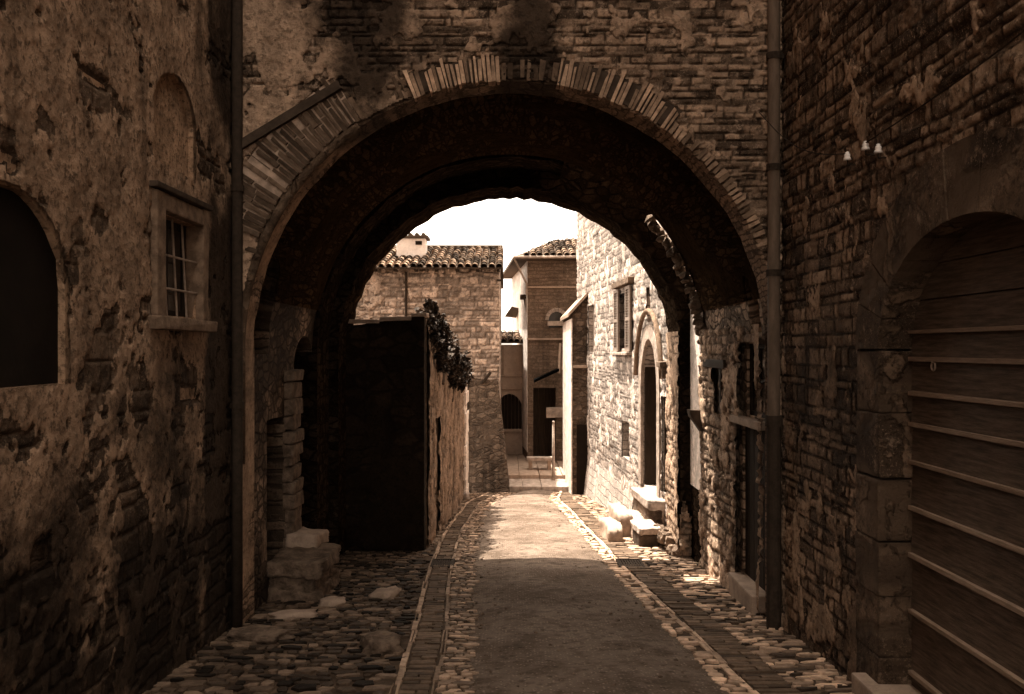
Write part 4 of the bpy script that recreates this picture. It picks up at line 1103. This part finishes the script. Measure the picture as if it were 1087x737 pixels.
bm = bmesh.new(); box(bm, PX0 + .03, 1.95, PY0 - .06, PY0 + .02, zr(391, 23), zr(388, 23), .01); obj('ledge', bm, M['stone'], ph)
bm = bmesh.new(); box(bm, PX0 + .12, 1.95, PY0 - .02, PY0 + .01, G(22) - .2, zr(452, 23)); obj('dark_base', bm, M['black'], ph)  # near-black sheet over the lower front

# ------------------------------------------------------------------ sunlit house with the pointed portal
sh = thing('sunlit_house', 'sunlit pale limestone house with a pointed portal and shuttered window', 'house', (2.3, 17, G(17)))
def rwY(px): return 3.34 / ((px - 541) / F + .06)
def rwX(y): return 3.34 - .06 * y
# built square and then turned: local frame (s along wall from y=14, depth d outwards to the right)
ang = math.atan(.06)
def turn(bm_or_me):
    m = Matrix.Translation((2.5, 14.0, 0)) @ Matrix.Rotation(ang, 4, 'Z') @ Matrix.Translation((-2.5, -14.0, 0))
    bm_or_me.transform(m) if isinstance(bm_or_me, bpy.types.Mesh) else bmesh.ops.transform(bm_or_me, matrix=m, verts=bm_or_me.verts[:])
    return bm_or_me
HT = CZ + 6.5
Yp0, Yp1 = rwY(700), rwY(683); Yc = (Yp0 + Yp1) / 2; hw = (Yp1 - Yp0) / 2
Yw0, Yw1 = rwY(672), rwY(655)
zsill = zr(520, Yc)
bm = bmesh.new(); box(bm, 2.5, 9, YD + .03, 25.3, -2.6, HT)
me = cut(bm, [prismbm(arch_pts(Yc, hw, zsill, zr(410, Yc), (410 - 360) / F * Yc, 20, pointed=1), 'x', 2.0, 4.4),
              boxbm(2.2, 3.6, 14.62, 14.98, zr(523, 14.9), zr(420, 14.9)),
              boxbm(2.2, 2.85, Yw0 + .12, Yw1 - .12, zr(370, 18.3), zr(312, 18.3)),
              boxbm(2.2, 2.8, rwY(669), rwY(661), zr(487, 18.1), zr(447, 18.1)),
              boxbm(2.2, 2.72, rwY(631.5), rwY(625), zr(374, 23), zr(324, 23)),
              boxbm(2.2, 2.62, 15.9, 16.2, zr(342, 16), zr(305, 16)),
              prismbm([(Yw0 - .2, zr(312, 18)), (Yw1 + .1, zr(312, 18)), (Yw1 + .1, zr(298, 18)), (Yw0 - .05, zr(287, 18)), (Yw0 - .2, zr(290, 18))], 'x', 2.3, 2.58)])
turn(me); obj('wall', me, M['sun_wall'], sh)
TM = Matrix.Translation((2.5, 14.0, 0)) @ Matrix.Rotation(ang, 4, 'Z') @ Matrix.Translation((-2.5, -14.0, 0))
def shole(u, v):
    if abs(u - Yc) < hw + .19 and zsill - .01 < v < zr(410, Yc) + .2: return True
    if v > zr(410, Yc) and abs(u - Yc) < (hw + .19) * max(0, 1 - ((v - zr(410, Yc)) / ((410 - 345) / F * Yc)) ** 1.5) ** .62: return True
    if 14.62 < u < 14.98 and zr(523, 14.9) < v < zr(420, 14.9): return True
    if Yw0 + .1 < u < Yw1 - .1 and zr(371, 18.3) < v < zr(311, 18.3): return True
    if rwY(669) < u < rwY(661) and zr(487, 18.1) < v < zr(447, 18.1): return True
    if rwY(631.5) < u < rwY(625) and zr(374, 23) < v < zr(324, 23): return True
    return 15.9 < u < 16.2 and zr(342, 16) < v < zr(305, 16)
facing('stone_facing', sh, M['sun_face'], lambda u, v, h: (2.497 - h, u, v), 14.06, 25.28, -2.3, CZ + 4.2, .036, .15, .36, .026,
       shole, lambda u, v: -.16, 31, .02, .3, TM, sharp=.24)
# pointed moulding round the portal
bm = bmesh.new()
mo = arch_pts(Yc - .05, hw + .40, zr(450, Yc), zr(400, Yc), (400 - 330) / F * Yc, 22, pointed=1)[2:]
turn_pts = [(2.43, y, z) for y, z in mo]
tube(bm, turn_pts, .042, 8); turn(bm)
obj('portal_moulding', bm, M['frame_stone'], sh, True)
bm = bmesh.new()
outer = arch_pts(Yc, hw + .2, zsill, zr(410, Yc), (410 - 345) / F * Yc, 20, pointed=1); inner = arch_pts(Yc, hw, zsill, zr(410, Yc), (410 - 360) / F * Yc, 20, pointed=1)
o_, i_ = outer[1:] + outer[:1], inner[1:] + inner[:1]
for x0, x1 in ((2.448, 2.51),):
    OA = ring(bm, [(x0, *q) for q in o_]); IA = ring(bm, [(x0, *q) for q in i_]); OB = ring(bm, [(x1, *q) for q in o_]); IB = ring(bm, [(x1, *q) for q in i_])
    n = len(o_)
    for k in range(n - 1):
        face(bm, [OA[k], OA[k + 1], IA[k + 1], IA[k]]); face(bm, [OB[k], IB[k], IB[k + 1], OB[k + 1]])
        face(bm, [OA[k], OB[k], OB[k + 1], OA[k + 1]]); face(bm, [IA[k], IA[k + 1], IB[k + 1], IB[k]])
turn(bm); obj('portal_surround', bm, M['pale_stone'], sh)
bm = bmesh.new(); 
for k in range(4): box(bm, 4.2, 4.25, Yp0 + hw * .5 * k + .004, Yp0 + hw * .5 * (k + 1) - .004, zsill, zr(360, Yc))
box(bm, 2.515, 4.1, Yp1 - .07, Yp1 - .005, zsill + .01, zr(385, Yc)); turn(bm); obj('portal_door', bm, M['dark_wood'], sh)  # dark leaf on the far jamb added to keep the opening black
bm = bmesh.new(); box(bm, 3.5, 3.55, 14.6, 15.0, zr(523, 14.9), zr(420, 14.9)); box(bm, 2.51, 3.4, 14.92, 14.977, zr(523, 14.9) + .01, zr(420, 14.9) - .01); turn(bm); obj('side_door', bm, M['dark_wood'], sh)  # dark leaf added on this jamb too, for the side opening's shade
# shuttered window
bm = bmesh.new(); box(bm, 2.8, 2.82, Yw0 + .1, Yw1 - .1, zr(372, 18.3), zr(310, 18.3)); turn(bm); wn = obj('window', bm, M['glass'], sh)
for y0, y1 in ((Yw0 - .05, Yw0 + .42), (Yw1 - .50, Yw1 - .02)):
    bm = bmesh.new(); z0, z1 = zr(373, 18.3), zr(306, 18.3)
    box(bm, 2.42, 2.46, y0, y0 + .06, z0, z1); box(bm, 2.42, 2.46, y1 - .06, y1, z0, z1)
    for zz in (z0, (z0 + z1) / 2 - .03, z1 - .06): box(bm, 2.421, 2.459, y0 + .06, y1 - .06, zz, zz + .06)
    z = z0 + .07
    while z < z1 - .07:
        v = box(bm, 2.425, 2.455, y0 + .06, y1 - .06, z, z + .012)
        z += .05
    box(bm, 2.452, 2.457, y0 + .055, y1 - .055, z0 + .02, z1 - .02)
    turn(bm); obj('shutter', bm, M['shutter'], wn)
bm = bmesh.new(); box(bm, 2.36, 2.56, Yw0 - .05, Yw1 + .05, zr(377, 18.3), zr(374, 18.3), .01); turn(bm); obj('sill', bm, M['pale_stone'], wn)
bm = bmesh.new(); box(bm, 2.38, 2.53, Yw0 - .15, Yw1 + .02, zr(304, 18.3), zr(298, 18.3), .015, .01); turn(bm); obj('window_head', bm, M['rough_stone'], wn)
bm = bmesh.new(); box(bm, 2.6, 2.64, rwY(631.5), rwY(625), zr(375, 23), zr(323, 23)); turn(bm); obj('closed_shutter', bm, M['shutter'], sh)
bm = bmesh.new(); box(bm, 2.7, 2.72, rwY(669), rwY(661), zr(487, 18.1), zr(447, 18.1)); turn(bm); obj('slit_window', bm, M['black'], sh)
bm = bmesh.new(); box(bm, 2.30, 2.52, 14.35, 14.60, zr(390, 14.4), zr(384, 14.4), .012, .01); box(bm, 2.36, 2.52, 14.40, 14.5, zr(402, 14.4), zr(390, 14.4), .01, .01); turn(bm); obj('corbel', bm, M['rough_stone'], sh)
bm = bmesh.new(); prism(bm, [(2.52, G(20) - .3), (2.36, G(20) - .3), (2.47, zr(520, 18)), (2.52, zr(500, 18))], 'y', 17.3, 23.2)
turn(bm); obj('battered_plinth', bm, M['sun_wall'], sh)
bm = bmesh.new(); box(bm, 2.05, 9.4, YD + .02, 25.6, HT, HT + .1); turn(bm); obj('roof', bm, M['tile_bed'], sh)
# bottom: outside stair of the portal
ps = thing('portal_steps', 'broken stone steps climbing to the pointed portal of the sunlit house', 'steps', (2.2, 16, G(16)))
def sblock(x0, x1, y0, y1, z0, z1, mat='pale_stone', seedj=.02):
    bm = bmesh.new(); worn_box(bm, x0, x1, y0, y1, z0, z1, seedj); turn(bm); obj('step', bm, M[mat], ps, True)
g = G(16)
sblock(2.22, 2.85, 14.75, 16.3, zsill - .16, zsill - .004, seedj=.012)
sblock(2.26, 2.8, 14.95, 16.25, g - .2, zsill - .15, 'rough_stone', .03)
sblock(2.04, 2.26, 15.0, 15.9, g - .2, zsill - .33, 'stone', .03)
sblock(1.84, 2.06, 15.2, 16.4, g - .2, -.68, 'stone', .025)
sblock(1.58, 1.80, 14.6, 15.7, g - .2, -.80, 'stone', .03)
sblock(1.95, 2.26, 14.08, 14.75, g - .1, -.79, 'lead', .014)  # front's deep shade put into a near-black block under the pale slab
sblock(1.93, 2.27, 14.04, 14.78, -.79, -.70, seedj=.014)
sblock(2.27, 2.46, 14.2, 14.9, g - .1, -.78, 'rough_stone', .04)
bm = bmesh.new()
for k in range(9):
    rock(bm, (2.3 + random.uniform(-.15, .1), 13.1 + k * .16, G(13.5) + random.uniform(.05, .2)), (.1, .1, random.uniform(.07, .13)), k)
tag(obj('rubble_heap', bm, M['rough_stone'], None), 'heap of small rough stones at the wall foot before the portal steps', 'rubble')

# ------------------------------------------------------------------ sky, sun, camera
W = bpy.data.worlds.new('World'); S.world = W; W.use_nodes = True
nt = W.node_tree; bg = nt.nodes['Background']
sky = nt.nodes.new('ShaderNodeTexSky'); sky.sky_type = 'NISHITA'; sky.sun_disc = False
sund = Vector((-KX, KY, 1)).normalized()           # towards the sun
elev = math.asin(sund.z)
sky.sun_elevation = elev; sky.sun_rotation = math.atan2(sund.x, sund.y)
sky.dust_density = 3.0; sky.air_density = 1.0
bw = nt.nodes.new('ShaderNodeRGBToBW'); nt.links.new(sky.outputs[0], bw.inputs[0])
mx = nt.nodes.new('ShaderNodeMix'); mx.data_type = 'RGBA'; mx.blend_type = 'MULTIPLY'; mx.inputs[0].default_value = 1
nt.links.new(bw.outputs[0], mx.inputs[6]); mx.inputs[7].default_value = (1.0, .88, .74, 1)
nt.links.new(mx.outputs[2], bg.inputs[0]); bg.inputs[1].default_value = 0.15
L = bpy.data.lights.new('sun', 'SUN'); L.energy = 2.0; L.angle = math.radians(.55); L.color = (1, .91, .77)
so = bpy.data.objects.new('sun', L); COL.objects.link(so)
so.rotation_euler = (-sund).to_track_quat('-Z', 'Y').to_euler(); so.location = (-6, 10, 30)

cam = bpy.data.cameras.new('camera'); co = bpy.data.objects.new('camera', cam); COL.objects.link(co)
co.location = (0, 0, CZ); co.rotation_euler = (pi / 2, 0, 0)
cam.sensor_width = 36; cam.lens = 36 * F / 1087
cam.shift_x = 2.5 / 1087; cam.shift_y = 2.5 / 1087
cam.clip_start = .05; cam.clip_end = 1000
S.camera = co
vs = S.view_settings
S.display_settings.display_device = 'sRGB'
vs.view_transform = 'Standard'; vs.look = 'None'; vs.gamma = 1; vs.exposure = 3.12; vs.use_curve_mapping = False
S.cycles.max_bounces = 8; S.cycles.diffuse_bounces = 4
